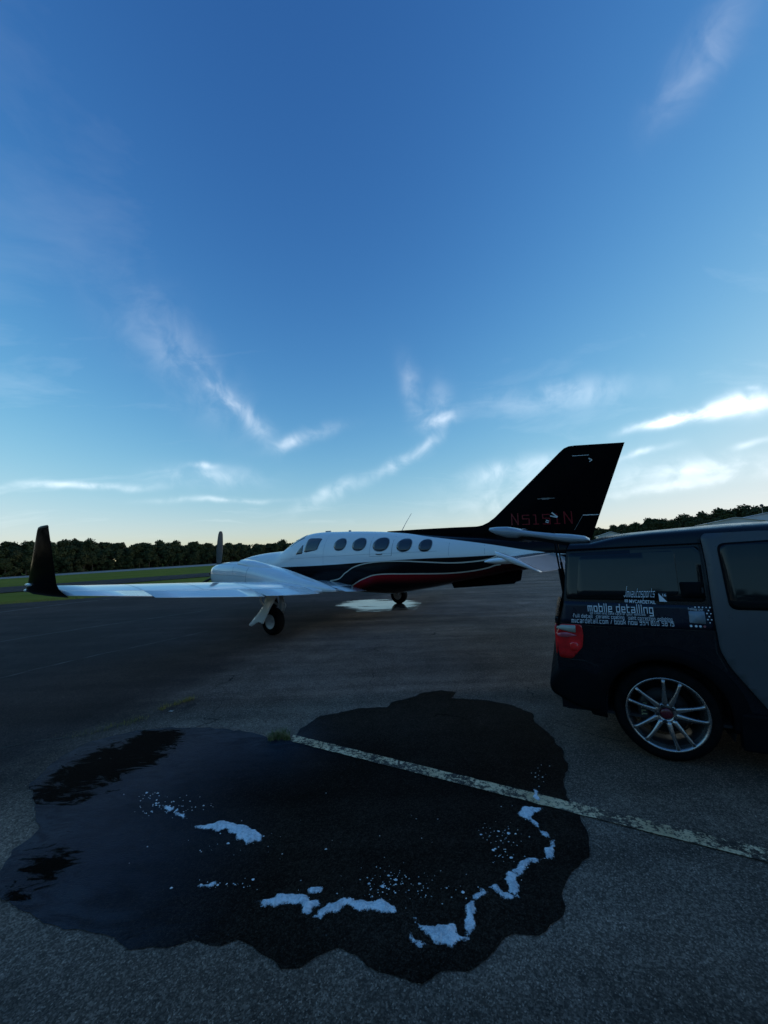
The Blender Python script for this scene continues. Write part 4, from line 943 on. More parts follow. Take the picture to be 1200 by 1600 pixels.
    tp = [(-.095, .15), (-.10, .19), (-.098, .23), (-.085, .258), (-.06, .274), (-.03, .280), (.03, .280), (.06, .274), (.085, .258), (.098, .23), (.10, .19), (.095, .15)]
    obj('tyre', revolve('tyre', tp, 'y', 40, (0, GY, .28), False), M_RUBB, GEAR, True)
    wp = [(.02, .02), (.055, .05), (.06, .07), (.055, .10), (.085, .135), (.092, .155), (-.092, .155), (-.085, .135), (-.055, .08), (-.03, .02)]
    obj('wheel_hub', revolve('wheel_hub', [(a*s, r) for a, r in wp], 'y', 28, (0, GY, .28)), simple('white_hub', (.46, .47, .47), .4), GEAR, True)
    if s < 0:
        gd = [(.10, .93), (.42, .93), (.40, .84), (.02, .27), (-.03, .262), (-.09, .285), (-.17, .285), (-.26, .255), (-.40, .18), (-.47, .20), (-.46, .23), (-.04, .61)]
        obj('gear_door', poly_panel('gear_door', gd, lambda u, v, s=s: (u, s*(2.72+.06*smoothstep(.9, .2, v)+.04*math.sin(u*5)), v), .06, .02, (0, -s, 0)), M_WHITE, GEAR, True)
        obj('brace', tube('brace', [(-.16, -2.62, .93), (-.22, -2.66, .86), (-.20, -2.66, .70), (-.12, -2.66, .62)], .022, 8), M_WHITE, GEAR, True)
# nose gear
NG = obj('landing_gear', join_meshes('landing_gear', [tube('a', [(-3.05, .14, .22), (-3.05, .14, .5), (-3.0, 0, .62), (-2.95, 0, .95)], .035, 10), tube('b', [(-3.05, .14, .22), (-3.05, -.08, .22)], .025, 8)]), M_GREYP, AP, True)
obj('tyre', revolve('tyre', [(a*.75, r*.78) for a, r in tp], 'y', 32, (-3.05, 0, .22)), M_RUBB, NG, True)
# --- tail fin and rudder
def finLE(z): return interp(z, [1.6, 2.1, 2.16, 2.28, 2.46, 3.53], [3.3, 3.6, 3.82, 4.02, 4.23, 5.46])
def finTE(z): return interp(z, [1.5, 1.87, 3.44], [5.74, 5.84, 6.46])
FIN = [(1.25, 2.06), (1.30, 2.15), (2.29, 2.145), (3.0, 2.135), (3.62, 2.12), (3.74, 2.135), (3.88, 2.19), (4.02, 2.28), (4.23, 2.46), (5.38, 3.455), (5.46, 3.515), (5.54, 3.54), (5.620, 3.54), (5.598, 3.342), (5.930, 3.309), (5.930, 3.192), (4.960, 2.002), (4.90, 1.62), (4.0, 1.70), (2.5, 1.85)]
RUD = [(4.966, 2.0), (5.936, 3.19), (5.936, 3.312), (5.603, 3.345), (5.625, 3.54), (6.455, 3.445), (5.84, 1.87), (5.78, 1.70), (4.918, 1.62)]
FIN_ALL = FIN[:12]+RUD[4:]+FIN[17:]
def fin_half(x, z, poly):
    a, b = finLE(z), finTE(z); c = (x-a)/(b-a)
    h = naca(c, .085)*(b-a) if c > 0 else 0
    if z < 2.5 and c < .12: h = max(h, .04*smoothstep(1.2, 2.2, x))
    return min(h, .7*edge_dist((x, z), FIN_ALL))
def fin_part(name, poly, parent):
    return obj(name, join_meshes(name, [poly_panel('f', poly, lambda u, v, s=s: (u, s*fin_half(u, v, poly), v), .07) for s in (-1, 1)]), M_BLACK, parent, True)
TF = fin_part('tail_fin', FIN, AP); RU = fin_part('rudder', RUD, TF)
hp = [(4.93, 1.65), (4.963, 2.0), (5.933, 3.19), (5.933, 3.31), (5.60, 3.343), (5.622, 3.515)]
sp_m = []
for (x0, z0), (x1, z1) in zip(hp[:-1], hp[1:]):
    d = Vector((x1-x0, z1-z0)).normalized(); n_ = Vector((-d.y, d.x))*.03
    sp_m.append(pmesh('s', [(x0+n_.x*a, b, z0+n_.y*a) for a, b in ((1, .006), (-1, .006), (-1, -.006), (1, -.006))]+[(x1+n_.x*a, b, z1+n_.y*a) for a, b in ((1, .006), (-1, .006), (-1, -.006), (1, -.006))], [(0, 1, 5, 4), (2, 3, 7, 6), (1, 2, 6, 5), (3, 0, 4, 7)]))
obj('rudder_spar', join_meshes('rudder_spar', sp_m), M_DARK, TF)
def on_fin(x, z, off=.004):
    a, b = finLE(z), finTE(z); return (x, -(naca((x-a)/(b-a), .085)*(b-a)+off), z)
def fin_bar(name, x0, z0, x1, z1, w, mat, off=.006):
    d = Vector((x1-x0, z1-z0)); nr = Vector((-d.y, d.x)).normalized()*w/2
    P = [(x0+nr.x, z0+nr.y), (x1+nr.x, z1+nr.y), (x1-nr.x, z1-nr.y), (x0-nr.x, z0-nr.y)]
    vs = [on_fin(*p, off) for p in P]+[on_fin(*p, -.004) for p in P]
    obj(name, pmesh(name, vs, [(0, 1, 2, 3), (7, 6, 5, 4), (0, 4, 5, 1), (1, 5, 6, 2), (2, 6, 7, 3), (3, 7, 4, 0)]), mat, TF)
M_WMARK = simple('white_fin_mark', (.62, .62, .60), .3)
M_GMARK = simple('dull_fitting', (.13, .13, .125), .3)
for a in ((5.87, 3.24, 5.92, 3.205, .018), (5.92, 3.205, 5.88, 3.175, .016), (5.13, 2.225, 5.25, 2.185, .022), (5.16, 2.285, 5.26, 2.19, .022), (5.05, 2.145, 5.10, 2.125, .016), (5.04, 2.115, 5.09, 2.095, .016)):
    fin_bar('hinge_highlight', *a, M_WMARK, .012)  # white bars put the highlights of the hinge brackets into colour
fin_bar('strip_glint', 5.60, 3.330, 5.88, 3.303, .010, M_WMARK); fin_bar('flush_antenna', 4.92, 2.575, 5.24, 2.560, .012, M_GMARK); fin_bar('flush_antenna', 5.0, 2.568, 5.14, 2.562, .032, M_GMARK)  # top white bar paints in a light reflection along a strip
fin_bar('trim_tab_edge', 5.69, 2.195, 5.945, 2.187, .014, M_WMARK); fin_bar('trim_tab_edge', 5.69, 2.195, 5.53, 1.93, .008, M_GMARK)
# --- stroke lettering used on the fin and on the vehicle
GL = {'a': '0434 3430 0030 0002 0232', 'b': '0006 0434 3430 0030', 'c': '3404 0400 0030', 'd': '3036 0434 0400 0030', 'e': '3000 0004 0434 3432 3202', 'f': '0006 0626 0424', 'g': '0434 0400 0030 343- 3-0-',
 'h': '0006 0434 3430', 'i': '0004 0506', 'k': '0006 0222 2234 2230', 'l': '0006', 'm': '0004 0444 2420 4440', 'n': '0004 0434 3430', 'o': '0434 3430 3000 0004', 'p': '0-04 0434 3430 3000', 'r': '0004 0424',
 's': '3404 0402 0232 3230 3000', 't': '0600 0020 0424', 'u': '0400 0030 3034', 'v': '0401 0110 1021 2124', 'w': '0400 0040 2024 4044', 'y': '0400 0030 343- 3-0-', '/': '0025', '.': '0000', '*': '0202',
 '0': '0535 3530 3000 0005', '1': '0515 1510 0020', '2': '0535 3533 3303 0300 0030', '4': '0503 0333 3530', '5': '3505 0503 0333 3330 3000', '7': '0535 3530', '8': '0535 3530 3000 0005 0333', '9': '3303 0305 0535 3530 3000', 'N': '0006 0630 3036', 'J': '3834 3431 3110 1001', '!': '0206 0000'}
GAP = 2.1
def gv(ch): return -2 if ch == '-' else int(ch)
def lettering(text, mp, x0, z0, x1, hgt, stroke, slope=0.0):
    """square stroke lettering from x0 to x1, cap height hgt (6 units); mp(x, z) puts it on the surface"""
    quads = []; cur = 0.0
    for ch in text:
        if ch == ' ': cur += 2.6; continue
        w = 0
        for sg in GL[ch].split():
            ax, ay, bx, by = [gv(q) for q in sg]; w = max(w, ax, bx)
            A, B = Vector((cur+ax, ay)), Vector((cur+bx, by)); d = B-A
            d = d.normalized() if d.length > 0 else Vector((1, 0)); nr = Vector((-d.y, d.x))*stroke/2; e = d*stroke/2
            quads.append((A-e+nr, B+e+nr, B+e-nr, A-e-nr))
        cur += w+GAP
    cur -= GAP; sx = (x1-x0)/cur; sz = hgt/6; vs = []; fs = []
    for q in quads:
        b = len(vs)
        for p in q:
            x = x0+p.x*sx; vs.append(mp(x, z0+p.y*sz+slope*(x-x0)))
        fs.append((b, b+1, b+2, b+3))
    return pmesh('lettering', vs, fs)
o = obj('registration_lettering', lettering('N5151N', lambda x, z: on_fin(x, z, .005), 4.40, 2.10, 5.50, .22, .5, -.04), M_DKRED, TF)
# --- tailplane
for s in (-1, 1):
    def hz(y, c, sg, x0, x1, t0): return (x0+(x1-x0)*c, s*y, 1.47-.01*y+sg*naca(c, t0)*(x1-x0))
    rings = []
    for y in (.05, .6, 1.2, 1.8, 2.22, 2.36, 2.40):
        t = y/2.4; x0 = 4.28+.30*t+(.05 if y > 2.37 else 0); xe = 5.72-.28*t; f = (5.20-.14*t-x0)/(xe-x0); tk = .11*(1 if y < 2.3 else .7 if y < 2.38 else .3)
        cs = [f*(.5-.5*math.cos(math.pi*i/9)) for i in range(10)]
        rings.append([hz(y, c, 1, x0, xe, tk) for c in cs]+[hz(y, c, -1, x0, xe, tk) for c in cs[::-1]])
    ST = obj('tailplane', loft('tailplane', rings), M_WHITE, AP, True)
    dfl = R(24)
    def el(y, u, sg, h): # u metres aft of hinge
        t = y/2.4; hx = 5.215-.14*t; L = 5.72-.28*t-hx
        th = .035*(1-max(0, u)/L)*(1 if u > 0 else 1+u*1.5)+.004
        x = hx+u*math.cos(dfl)+sg*th*math.sin(dfl); z = 1.47-.01*y-u*math.sin(dfl)+sg*th*math.cos(dfl)
        return (x, s*y, z)
    rings = []
    for y in (.16, .8, 1.5, 2.40):
        t = y/2.4; L = 5.72-.28*t-(5.215-.14*t)
        rings.append([el(y, L*k/5, 1, 0) for k in range(6)]+[el(y, L*k/5, -1, 0) for k in range(5, -1, -1)])
    EL = obj('elevator', loft('elevator', rings), M_WHITE, ST)
    rings = []
    for y in (2.412, 2.44, 2.50, 2.52):
        L = 5.72-.28-5.075; k0 = -.33 if y < 2.5 else -.29
        us = [k0+(L-k0)*k/7 for k in range(8)]
        rings.append([el(y, u, 1 if y < 2.51 else .5, 0) for u in us]+[el(y, u, -1 if y < 2.51 else -.5, 0) for u in us[::-1]])
    obj('elevator_horn', loft('elevator_horn', rings), M_WHITE, ST, True)
# --- ventral fin
VF = [(2.95, .95), (3.02, .79), (3.7, .85), (4.34, .91), (4.37, .945), (4.47, .975), (4.52, 1.19), (4.2, 1.2), (3.2, 1.0)]
obj('ventral_fin', poly_panel('ventral_fin', VF, lambda u, v: (u, -.02, v), .3, .04, (0, 1, 0)), M_BLACK, AP)

# ================================================================== THE VEHICLE  (x forward, y away from the camera side, z up; origin under the near rear wheel)
CAR = empty('vehicle', (2.061, 3.068, .004), R(-25))
tag(CAR, 'dark boxy detailing vehicle with white lettering, grey door and open tailgate', 'car')
CW = 1.80
M_NAVY = simple('dark_navy_paint', (.0055, .0075, .0115), .28, coat=.0, var=.1, spec=.3)
M_CLAD = simple('black_cladding', (.005, .0055, .007), .55, var=.15, spec=.25, bump=.15, bscale=220)
M_CLAD.node_tree.nodes['Principled BSDF'].inputs['IOR'].default_value = 1.2
M_CDOOR = simple('slate_grey_door', (.072, .078, .086), .34, coat=.0, var=.04, spec=.35)
M_CGLASS = simple('privacy_glass', (.006, .009, .011), .06, coat=.0, var=.1, spec=.35)
M_WRAP = simple('navy_vinyl_wrap', (.008, .014, .027), .30, coat=.0, var=.15, spec=.3)
M_PRINT = simple('white_vinyl_print', (.72, .76, .80), .5, var=.05)
M_RIM = simple('grey_alloy', (.40, .385, .38), .27, metal=.9, var=.08)
M_BARREL = simple('dimmed_barrel_alloy', (.13, .13, .135), .4, metal=.8, var=.15)  # rim alloy darkened in colour to hold down sun caught inside the barrel
M_RLAMP = simple('red_lamp_lens', (.62, .012, .014), .12, coat=.4, var=.35, vscale=9)
M_CLAMP = simple('clear_lamp_lens', (.32, .33, .28), .12, coat=.7, var=.2)
M_SILV = simple('glossy_gate_shell', (.30, .33, .37), .22, coat=.5, var=.05)
def side_y(z):
    return smooth_interp(z, [.25, .40, .60, .95, 1.15, 1.35, 1.60, 1.66], [.035, .012, 0, 0, .012, .040, .082, .098])
def roof_z(x): return smooth_interp(x, [-.62, -.535, -.381, -.138, .189, .507, .809, 1.5, 1.95, 2.15, 2.6, 3.3, 3.42], [1.62, 1.672, 1.712, 1.738, 1.757, 1.775, 1.789, 1.79, 1.74, 1.62, 1.16, 1.02, .80])
def rear_x(z): return smooth_interp(z, [.3, .67, .99, 1.175, 1.60, 1.70], [-.69, -.701, -.667, -.618, -.565, -.50])
WX, WR = .03, .345
def arch_z(x):
    for cx in (WX, WX+2.575):
        d = .405**2-(x-cx)**2
        if d > 0: return max(.30, WR+math.sqrt(d))
    return .30
def body_mesh():
    xs = [0, .02, .05, .1, .16, .24]+[.24+i*.018 for i in range(1, 46)]+[1.12+i*.12 for i in range(9)]+[2.16+i*.018 for i in range(0, 50)]+[3.1, 3.2, 3.3, 3.38, 3.42]
    rings = []
    for xi in xs:
        # xi counts from the rear edge; the rear edge leans, the rest is upright
        x = xi-.711 if xi < 1.0 else xi
        x = -.711+(3.42+.711)*xi/3.42 if True else x
        rz = roof_z(max(x, -.5)); zb = arch_z(x)
        half = []
        belt = min(1.66, rz-.09) 
        zs = [zb+(.62-zb)*i/4 for i in range(4)] if zb < .60 else [zb, zb+.01, zb+.02, zb+.03]
        z0 = max(.62, zb+.04)
        zs += [z0+(belt-z0)*i/9 for i in range(10)]
        for z in zs: half.append((side_y(min(z, 1.66)) + max(0, 1.66-belt)*.22*smoothstep(.9, belt, z), z))
        y0 = half[-1][0]
        for dy, dz in ((.008, .030), (.022, .055), (.05, .074), (.10, .085), (.20, .094), (.40, .105), (.60, .11)): half.append((y0+dy, belt+dz*(rz-belt)/.11))
        narrow = .10*smoothstep(2.4, 3.42, x)
        ring = []
        for y, z in half:
            t = smoothstep(.25, -.75, x); xx = x+(rear_x(z)+.711)*t
            ring.append((xx, y+narrow, z))
        ring += [(q[0], CW-q[1], q[2]) for q in ring[::-1]]
        rings.append(ring)
    return loft('body', rings, False, False)
BODY = obj('body', body_mesh(), M_NAVY, CAR, True)
def on_side(x, z, off=.004): return (x, side_y(min(z, 1.66))-off, z)
def side_panel(name, pts, mat, off=.004, thick=.006, step=.05, parent=BODY, smooth=True):
    return obj(name, poly_panel(name, pts, lambda a, b: on_side(a, b, off+thick), step, thick, (0, 1, 0)), mat, parent, smooth)
def rounded(pts, r=.03, n=5):
    out = []; m = len(pts)
    for i in range(m):
        p = Vector(pts[i]); a = (Vector(pts[i-1])-p); b = (Vector(pts[(i+1) % m])-p)
        rr = min(r, a.length*.45, b.length*.45); A = p+a.normalized()*rr; B = p+b.normalized()*rr
        for k in range(n+1):
            t = k/n; out.append(tuple(A*(1-t)**2+p*2*t*(1-t)+B*t*t))
    return out
# glass, belt wrap, door
side_panel('quarter_glass_surround', rounded([(-.555, 1.575), (.355, 1.605), (.350, 1.19), (-.60, 1.192)], .03), M_CGLASS, .001, .004)
side_panel('quarter_window', rounded([(-.475, 1.545), (.198, 1.578), (.190, 1.236), (-.515, 1.215)], .035), simple('quarter_glass', (.009, .014, .017), .05, coat=.0, var=.1, spec=.36), .005, .004)
side_panel('drip_rail', [(-.57, 1.612), (.40, 1.632), (1.9, 1.64), (1.9, 1.632), (.40, 1.622), (-.57, 1.600)], M_CLAD, .001, .006)
side_panel('vinyl_wrap', [(-.613, 1.175), (.372, 1.158), (.375, .985), (-.40, .985), (-.654, 1.0)], M_WRAP, .001, .003)
dr = [(.378, 1.672), (.384, 1.45), (.380, 1.24), (.382, 1.03), (.392, .845), (.441, .725), (.64, .43), (1.46, .40), (1.47, .9), (1.40, 1.66), (.75, 1.705), (.405, 1.70)]
def door_y(x, z, off): return (x, side_y(min(z, 1.66))-off-.006*smoothstep(.4, .8, z)+max(0, z-1.66)*.3, z)
obj('rear_door', poly_panel('rear_door', rounded(dr, .045), lambda a, b: door_y(a, b, .014), .05, .012, (0, 1, 0)), M_CDOOR, CAR, True)
DOOR = CAR.children[-1]
obj('door_window', poly_panel('door_window', rounded([(.475, 1.608), (.80, 1.622), (1.34, 1.615), (1.38, 1.155), (.488, 1.155)], .05), lambda a, b: door_y(a, b, .022), .05, .006, (0, 1, 0)), M_CGLASS, DOOR, True)
obj('window_seal', poly_panel('window_seal', rounded([(.462, 1.622), (.80, 1.637), (1.355, 1.63), (1.395, 1.14), (.474, 1.14)], .055), lambda a, b: door_y(a, b, .018), .05, .003, (0, 1, 0)), M_CLAD, DOOR, True)
fd = [(1.49, .40), (2.12, .40), (2.30, .75), (2.42, 1.08), (1.50, 1.10)]
obj('front_door', poly_panel('front_door', rounded(fd, .04), lambda a, b: door_y(a, b, .012), .06, .01, (0, 1, 0)), M_CDOOR, CAR, True)
FDO = CAR.children[-1]
obj('door_window', poly_panel('door_window', rounded([(1.52, 1.13), (2.38, 1.11), (2.02, 1.56), (1.50, 1.62)], .04), lambda a, b: door_y(a, b, .004), .06, .006, (0, 1, 0)), M_CGLASS, FDO, True)
side_panel('fuel_flap', rounded([(.20, 1.335), (.345, 1.335), (.350, 1.215), (.205, 1.215)], .015), M_CLAD, .006, .004)
# panel gaps and small fittings
def gap(pts, w=.006, off=.0025):
    for (x0, z0), (x1, z1) in zip(pts[:-1], pts[1:]):
        d = Vector((x1-x0, z1-z0)); nr = Vector((-d.y, d.x)).normalized()*w/2; n = max(1, int(d.length/.05)); vs = []; fs = []
        for i in range(n+1):
            for q in (1, -1):
                x, z = x0+d.x*i/n+nr.x*q, z0+d.y*i/n+nr.y*q; vs.append(on_side(x, z, off))
        for i in range(n): fs.append((2*i, 2*i+1, 2*i+3, 2*i+2))
        obj('panel_gap', pmesh('panel_gap', vs, fs), M_DARK, BODY)
gap([(-.64, .70), (-.50, .70), (-.40, .66)]); gap([(.365, 1.66), (.368, 1.2), (.372, .83), (.42, .70)], .008); gap([(-.66, .995), (-.40, .98), (.37, .98)], .005)
obj('fuel_cap_hinge', box('fuel_cap_hinge', .33, .342, side_y(1.27)-.013, side_y(1.27)-.006, 1.255, 1.295), M_DARK, BODY)
obj('door_handle', box('door_handle', 1.20, 1.36, side_y(1.02)-.05, side_y(1.02)-.02, 1.00, 1.035, .01), M_CLAD, DOOR)
# windshield (front, out of the picture)
vs = []
for t in range(6):
    q = t/5; x = 2.17+.42*q; z = roof_z(x)+.012
    vs += [(x, .25-.06*q, z), (x, CW-.25+.06*q, z)]
obj('windshield', pmesh('windshield', vs, [(2*i, 2*i+1, 2*i+3, 2*i+2) for i in range(5)]), M_CGLASS, BODY, True)
# cladding: arch flares, sill, bumper
def flare(cx, name):
    rings = []
    for k in range(29):
        a = R(-12)+R(204)*k/28
        c, s_ = math.cos(a), math.sin(a); ring = []
        for r, y in ((.400, .05), (.402, -.018), (.415, -.026), (.46, -.020), (.495, -.008), (.515, .004), (.515, .05)):
            z = WR+r*s_
            ring.append((cx+r*c, y+side_y(max(.3, min(1.6, z))), max(.27, z)))
        rings.append(ring)
    return obj(name, loft(name, rings, True, True), M_CLAD, BODY, True)
flare(WX, 'arch_flare'); flare(WX+2.575, 'arch_flare')
for y0, y1 in ((-.012, .06), (CW-.06, CW+.012)): obj('sill', box('sill', .46, 2.16, y0, y1, .16, .42, .02), M_CLAD, BODY)
obj('underbody_blocker', box('underbody_blocker', -.46, -.42, .36, CW-.36, .17, .36, .015), M_CLAD, BODY)  # hidden slab added to stop light passing under the body
bp_ = [(-.715, .635), (-.797, .490), (-.776, .412), (-.63, .335), (-.50, .300), (-.40, .300), (-.36, .46), (-.40, .62), (-.56, .66)]
bm = bmesh.new()
f = bm.faces.new([bm.verts.new((x, 0, z)) for x, z in bp_])
r_ = bmesh.ops.extrude_face_region(bm, geom=[f])
for e in r_['geom']:
    if isinstance(e, bmesh.types.BMVert): e.co.y = CW+.012
for v in bm.verts:
    if v.co.y < .5: v.co.y = -.012
bmesh.ops.recalc_face_normals(bm, faces=bm.faces)
bmesh.ops.bevel(bm, geom=bm.edges[:], offset=.035, segments=3, affect='EDGES', profile=.5)
for v in bm.verts:  # round the corners in plan
    if v.co.x < -.55:
        e = min(v.co.y, CW-v.co.y); v.co.x += .018*smoothstep(.10, -.02, e)
obj('rear_bumper', bm_mesh(bm, 'rear_bumper'), M_CLAD, BODY, True)
# rear: lower gate, opening, cargo floor, pillars
obj('lower_tailgate', box('lower_tailgate', -.705, -.665, .16, CW-.16, .66, 1.02, .015), M_NAVY, BODY)
obj('cargo_floor', box('cargo_floor', -.66, 2.0, .12, CW-.12, .60, .66), M_CLAD, BODY)
obj('rear_header', box('rear_header', -.50, -.40, .16, CW-.16, 1.58, 1.655, .02), M_CLAD, BODY)
obj('seat_row', join_meshes('seat_row', [box('a', .95, 1.45, .2, CW-.2, .66, 1.05, .06), box('b', .85, 1.02, .2, CW-.2, .95, 1.42, .06)]), M_CLAD, BODY)
# tail lamps (near and far)
lp = rounded([(-.662, .987), (-.498, .987), (-.492, .90), (-.505, .810), (-.588, .710), (-.680, .714), (-.700, .89)], .02)
cp = rounded([(-.658, .981), (-.546, .981), (-.548, .922), (-.59, .926), (-.690, .950), (-.680, .97)], .008)
pk = rounded([(-.682, .912), (-.62, .922), (-.535, .900), (-.63, .880), (-.687, .886)], .015)
for far in (0, 1):
    fy = (lambda q: CW-q) if far else (lambda q: q)
    def lm(a, b, off): 
        wrap = smoothstep(-.66, -.73, a)
        return (a-.012*wrap, fy(side_y(b)-off+.05*wrap), b)
    L_ = obj('tail_lamp', poly_panel('tail_lamp', lp, lambda a, b: lm(a, b, .016), .03, .014, (0, 1 if not far else -1, 0)), M_RLAMP, BODY, True)
    L_.data.update()
    TLP = [obj(nm, poly_panel(nm, pp, lambda a, b: lm(a, b, .020), .03, .004, (0, 1 if not far else -1, 0)), mt, L_ if False else BODY, True) for nm, pp, mt in (('clear_lamp_section', cp, M_CLAMP), ('round_lens', rounded([(-.60, .845), (-.535, .845), (-.535, .775), (-.60, .775)], .035), simple('bright_red_lens', (.80, .02, .02), .12, coat=.5)), ('lamp_highlight', pk, simple('pink_highlight', (.55, .12, .16), .12, coat=.7)))]  # pink patch is a painted highlight; the round disc is brighter red lens
    rear = box('tail_lamp', -.708, -.68, fy(.02) if not far else fy(.15), fy(.15) if not far else fy(.02), .73, .97, .012)
    obj('tail_lamp', rear, M_RLAMP, BODY, True)
# wheels
def wheel(x, far):
    s = -1 if not far else 1; y = .115 if not far else CW-.115
    W = empty('wheel', (x, y, WR), 0, CAR); RS = .95
    tp = [(-.108, .255), (-.112, .285), (-.112, .30), (-.104, .325), (-.085, .340), (-.05, .345), (.05, .345), (.085, .340), (.104, .325), (.112, .30), (.112, .285), (.108, .255)]
    obj('tyre', revolve('tyre', tp, 'y', 64, (0, 0, 0), False), M_RUBB, W, True)
    rim = [(.100, .282), (.112, .284), (.116, .278), (.110, .268), (.095, .262), (.07, .250), (.02, .240), (-.09, .238), (-.10, .262), (-.105, .282)]
    vs = []; k = 64
    rings = []
    for a, r in rim: r *= RS; rings.append([(math.cos(2*math.pi*i/k)*r, s*a, math.sin(2*math.pi*i/k)*r) for i in range(k)])
    obj('rim', loft('rim', rings[:6], False), M_RIM, W, True)
    obj('rim_barrel', loft('rim_barrel', rings[5:], False), M_BARREL, W, True)
    if far: return
    # ten slim spokes in five pairs
    for p in range(5):
        for q in (-1, 1):
            base = R(78+72*p); a0 = base+q*R(16); a1 = base+q*R(12.5)
            rings = []
            for t in range(9):
                u = t/8; r = .055+(.268*RS-.055)*u; an = a0+(a1-a0)*min(1, u*1.15)**.8
                w = .024-.0105*min(1, u*1.6)+(.004 if u > .9 else 0); dep = .083+.010*math.sin(u*3.0)+.018*u; th = .020
                c = Vector((math.cos(an)*r, 0, math.sin(an)*r)); tg = Vector((-math.sin(an), 0, math.cos(an)))
                ring = []
                for du, dy in ((-1, -.5), (-.75, .35), (-.35, .55), (.35, .55), (.75, .35), (1, -.5)):
                    v = c+tg*w*du; ring.append((v.x, s*(dep+dy*th), v.z))
                rings.append(ring)
            obj('spoke', loft('spoke', rings), M_RIM, W, True)
    obj('hub', revolve('hub', [(s*.05, .078), (s*.085, .078), (s*.095, .068), (s*.096, .045), (s*.07, .042)], 'y', 32), M_RIM, W, True)
    obj('centre_cap', revolve('centre_cap', [(s*.06, .040), (s*.098, .040), (s*.104, .030), (s*.105, .004)], 'y', 24), simple('dark_red_cap', (.09, .008, .016), .3, coat=.4), W, True)
    for p in range(5):
        a = R(78+72*p+36); obj('lug_nut', revolve('lug_nut', [(s*.06, .013), (s*.103, .013), (s*.106, .009)], 'y', 6, (math.cos(a)*.058, 0, math.sin(a)*.058)), M_DARK, W)
    obj('brake_disc', revolve('brake_disc', [(s*.0, .04), (s*.012, .05), (s*.012, .165), (s*-.008, .165)], 'y', 40), simple('brake_disc_steel', (.018, .018, .019), .6, metal=.3), W, True)
    cal = []
    for a in range(135, 216, 8):
        an = R(a); cal.append([(math.cos(an)*r, s*yy, math.sin(an)*r) for r, yy in ((.10, .02), (.10, .05), (.12, .058), (.165, .055), (.18, .045), (.18, .0))])
    obj('brake_caliper', loft('brake_caliper', cal), simple('caliper_black', (.012, .013, .014), .45), W, True)
    ms = []
    for a, L in ((160, .030), (170, .036), (182, .030), (192, .036)):
        an = R(a); cx, cz = math.cos(an)*.142, math.sin(an)*.142
        ms.append(box('m', cx-L/2, cx+L/2, s*.062-.001, s*.062+.001, cz-.004, cz+.004)); ms.append(box('m', cx-L/2, cx-L/2+.007, s*.062-.001, s*.062+.001, cz-.014, cz+.004))
    obj('caliper_lettering', join_meshes('caliper_lettering', ms), simple('yellow_print', (.30, .30, .16), .5), W)
for x in (WX, WX+2.575):
    for far in (0, 1): wheel(x, far)
def liner(cx):
    rings = []
    for k in range(21):
        a = R(-20)+R(220)*k/20
        rings.append([(cx+.42*math.cos(a), .03, WR+.42*math.sin(a)), (cx+.42*math.cos(a), .42, WR+.42*math.sin(a))])
    return loft('liner', rings, False, False)
obj('wheel_well', join_meshes('wheel_well', [box('a', WX-.45, WX+.45, .30, .33, .20, .80), box('b', WX+2.575-.45, WX+2.575+.45, .30, .33, .20, .80), box('c', -.66, 3.2, .05, CW-.05, .285, .305), liner(WX), liner(WX+2.575)]), M_DARK, BODY)
# open upper tailgate
GT = [(-.37, 1.690, .02), (-.41, 1.715, .05), (-.52, 1.735, .07), (-.65, 1.748, .055), (-.82, 1.775, .045), (-.94, 1.797, .05), (-.99, 1.815, .085), (-1.08, 1.836, .095), (-1.18, 1.840, .065), (-1.245, 1.835, .02)]
rings = []
for x, z, th in GT:
    t = (-.37-x)/.88; y0 = .20+.02*math.sin(math.pi*t)+(.03 if x < -1.1 else 0); y1 = CW-y0
    rings.append([(x, y0+.03, z-th), (x, y0, z-th*.45), (x, y0+.012, z-.006), (x, y0+.06, z+.012), (x, (y0+y1)/2, z+.03), (x, y1-.06, z+.012), (x, y1-.012, z-.006), (x, y1, z-th*.45), (x, y1-.03, z-th)])
TG = obj('upper_tailgate', loft('upper_tailgate', rings), M_SILV, CAR, True)
rings = []
for x, z, th in GT[1:-1]:
    rings.append([(x, .25, z-th-.004), (x, .25, z-th-.03), (x, CW-.25, z-th-.03), (x, CW-.25, z-th-.004)])
obj('gate_lining', loft('gate_lining', rings), M_CLAD, TG)
vs = []
for x, z, th in GT[3:6]: vs += [(x, .30, z+.030), (x, CW-.30, z+.030)]
obj('gate_glass', pmesh('gate_glass', vs, [(0, 1, 3, 2), (2, 3, 5, 4)]), M_CGLASS, TG)
for y in (.17, CW-.17):
    obj('gas_strut', join_meshes('gas_strut', [tube('a', [(-.66, y+.02, 1.69), (-.632, y, 1.42)], .007, 8), tube('b', [(-.634, y, 1.44), (-.605, y-.02, 1.15)], .014, 8)]), M_CLAD, TG)
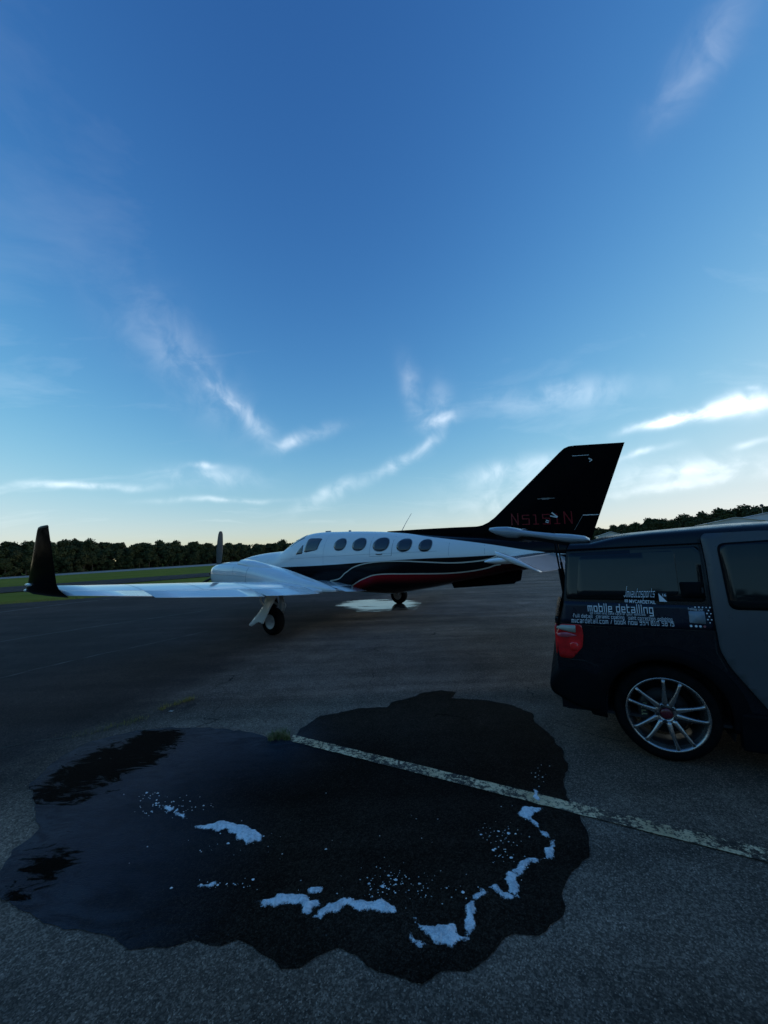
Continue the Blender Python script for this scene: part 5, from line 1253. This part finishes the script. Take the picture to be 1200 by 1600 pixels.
# --- lettering on the side
def onp(x, z): return on_side(x, z, .0075)
def put(name, mesh, mat=M_PRINT): return obj(name, mesh, mat, BODY)
put('lettering', lettering('mobile detailing', onp, -.440, 1.100, .008, .060, .75, -.008))
put('lettering', lettering('we clean and take care of your vehicles', onp, -.428, 1.078, -.045, .018, .7, -.004))
put('lettering', lettering('*full detail', onp, -.560, 1.047, -.415, .026, .75, -.008)); put('lettering', lettering('*ceramic coating', onp, -.390, 1.046, -.190, .026, .75, -.008))
put('lettering', lettering('*paint correction *polishing', onp, -.165, 1.044, .125, .026, .75, -.008))
put('lettering', lettering('mvcardetail.com / book now 954 810 5875', onp, -.570, 1.003, .132, .036, .7, .004))
put('lettering', lettering('follow us!', onp, .233, 1.129, .320, .016, .8, -.04))
def font_text(txt, x0, z0, x1, hgt, shear=0.0, bold=0.0, slope=0.0):
    cu = bpy.data.curves.new('t', 'FONT'); cu.body = txt; cu.size = 1; cu.shear = shear; cu.offset = bold
    ob = bpy.data.objects.new('t', cu); me = bpy.data.meshes.new_from_object(ob)
    bpy.data.objects.remove(ob); bpy.data.curves.remove(cu)
    a = min(v.co.x for v in me.vertices); b = max(v.co.x for v in me.vertices)
    for v in me.vertices:
        x = x0+(v.co.x-a)/(b-a)*(x1-x0); z = z0+v.co.y/.7*hgt+slope*(x-x0); v.co = on_side(x, z, .0165)
    return me
put('lettering', lettering('Jmvautosports', lambda x, z: on_side(x+.22*(z-1.22), z, .0165), -.176, 1.218, .026, .062, .62, .02))
put('lettering', font_text('MVCARDETAIL', -.143, 1.173, .031, .026, 0, .015, -.03))
# camera shaped handle icon, sticker, blank code square, icons, dots
def ring_icon(x, z, r, off=.0165):
    ms = []
    for r0, r1, n in ((r*.78, r, 4), (r*.25, r*.45, 12)):
        vs = []; fs = []; nn = 16 if n == 12 else 4
        for i in range(nn):
            a = 2*math.pi*i/nn+math.pi/4
            for q in (r0, r1): vs.append(on_side(x+math.cos(a)*q*1.2, z+math.sin(a)*q*1.2, off))
        for i in range(nn): fs.append((2*i, 2*i+1, 2*((i+1) % nn)+1, 2*((i+1) % nn)))
        ms.append(pmesh('r', vs, fs))
    return join_meshes('icon', ms)
put('icon', ring_icon(-.163, 1.188, .013))
side_panel('sticker', [(.054, 1.254), (.110, 1.254), (.110, 1.182), (.054, 1.184)], M_DARK, .0095, .002)
put('sticker_print', pmesh('sticker_print', [on_side(.057, 1.250, .0135), on_side(.107, 1.186, .0135), on_side(.057, 1.187, .0135)], [(0, 1, 2)]))
put('lettering', font_text('16', .082, 1.226, .105, .02, 0, .02))
M_CODE = simple('pale_code_square', (.22, .26, .30), .5, var=.05)
side_panel('blank_label', rounded([(.233, 1.120), (.330, 1.121), (.328, 1.031), (.231, 1.034)], .006), M_CODE, .0045, .002)
def disc(x, z, r, off=.0075, n=12):
    return pmesh('icon', [on_side(x+math.cos(2*math.pi*i/n)*r, z+math.sin(2*math.pi*i/n)*r, off) for i in range(n)], [tuple(range(n))])
for x, m in ((.237, M_PRINT), (.268, M_PRINT), (.293, M_PRINT), (.319, simple('red_print', (.35, .10, .10), .5))): put('icon', disc(x, 1.012, .0085), m)
rr = random.Random(2)
for i in range(6):
    for j in range(5):
        x = .277+j*.022+(i % 2)*.011; z = 1.150-i*.022
        if x < .336 and z < 1.145: continue
        if x > .370: continue
        put('dot', disc(x, z, .0042+.0016*rr.random(), .0075, 8))
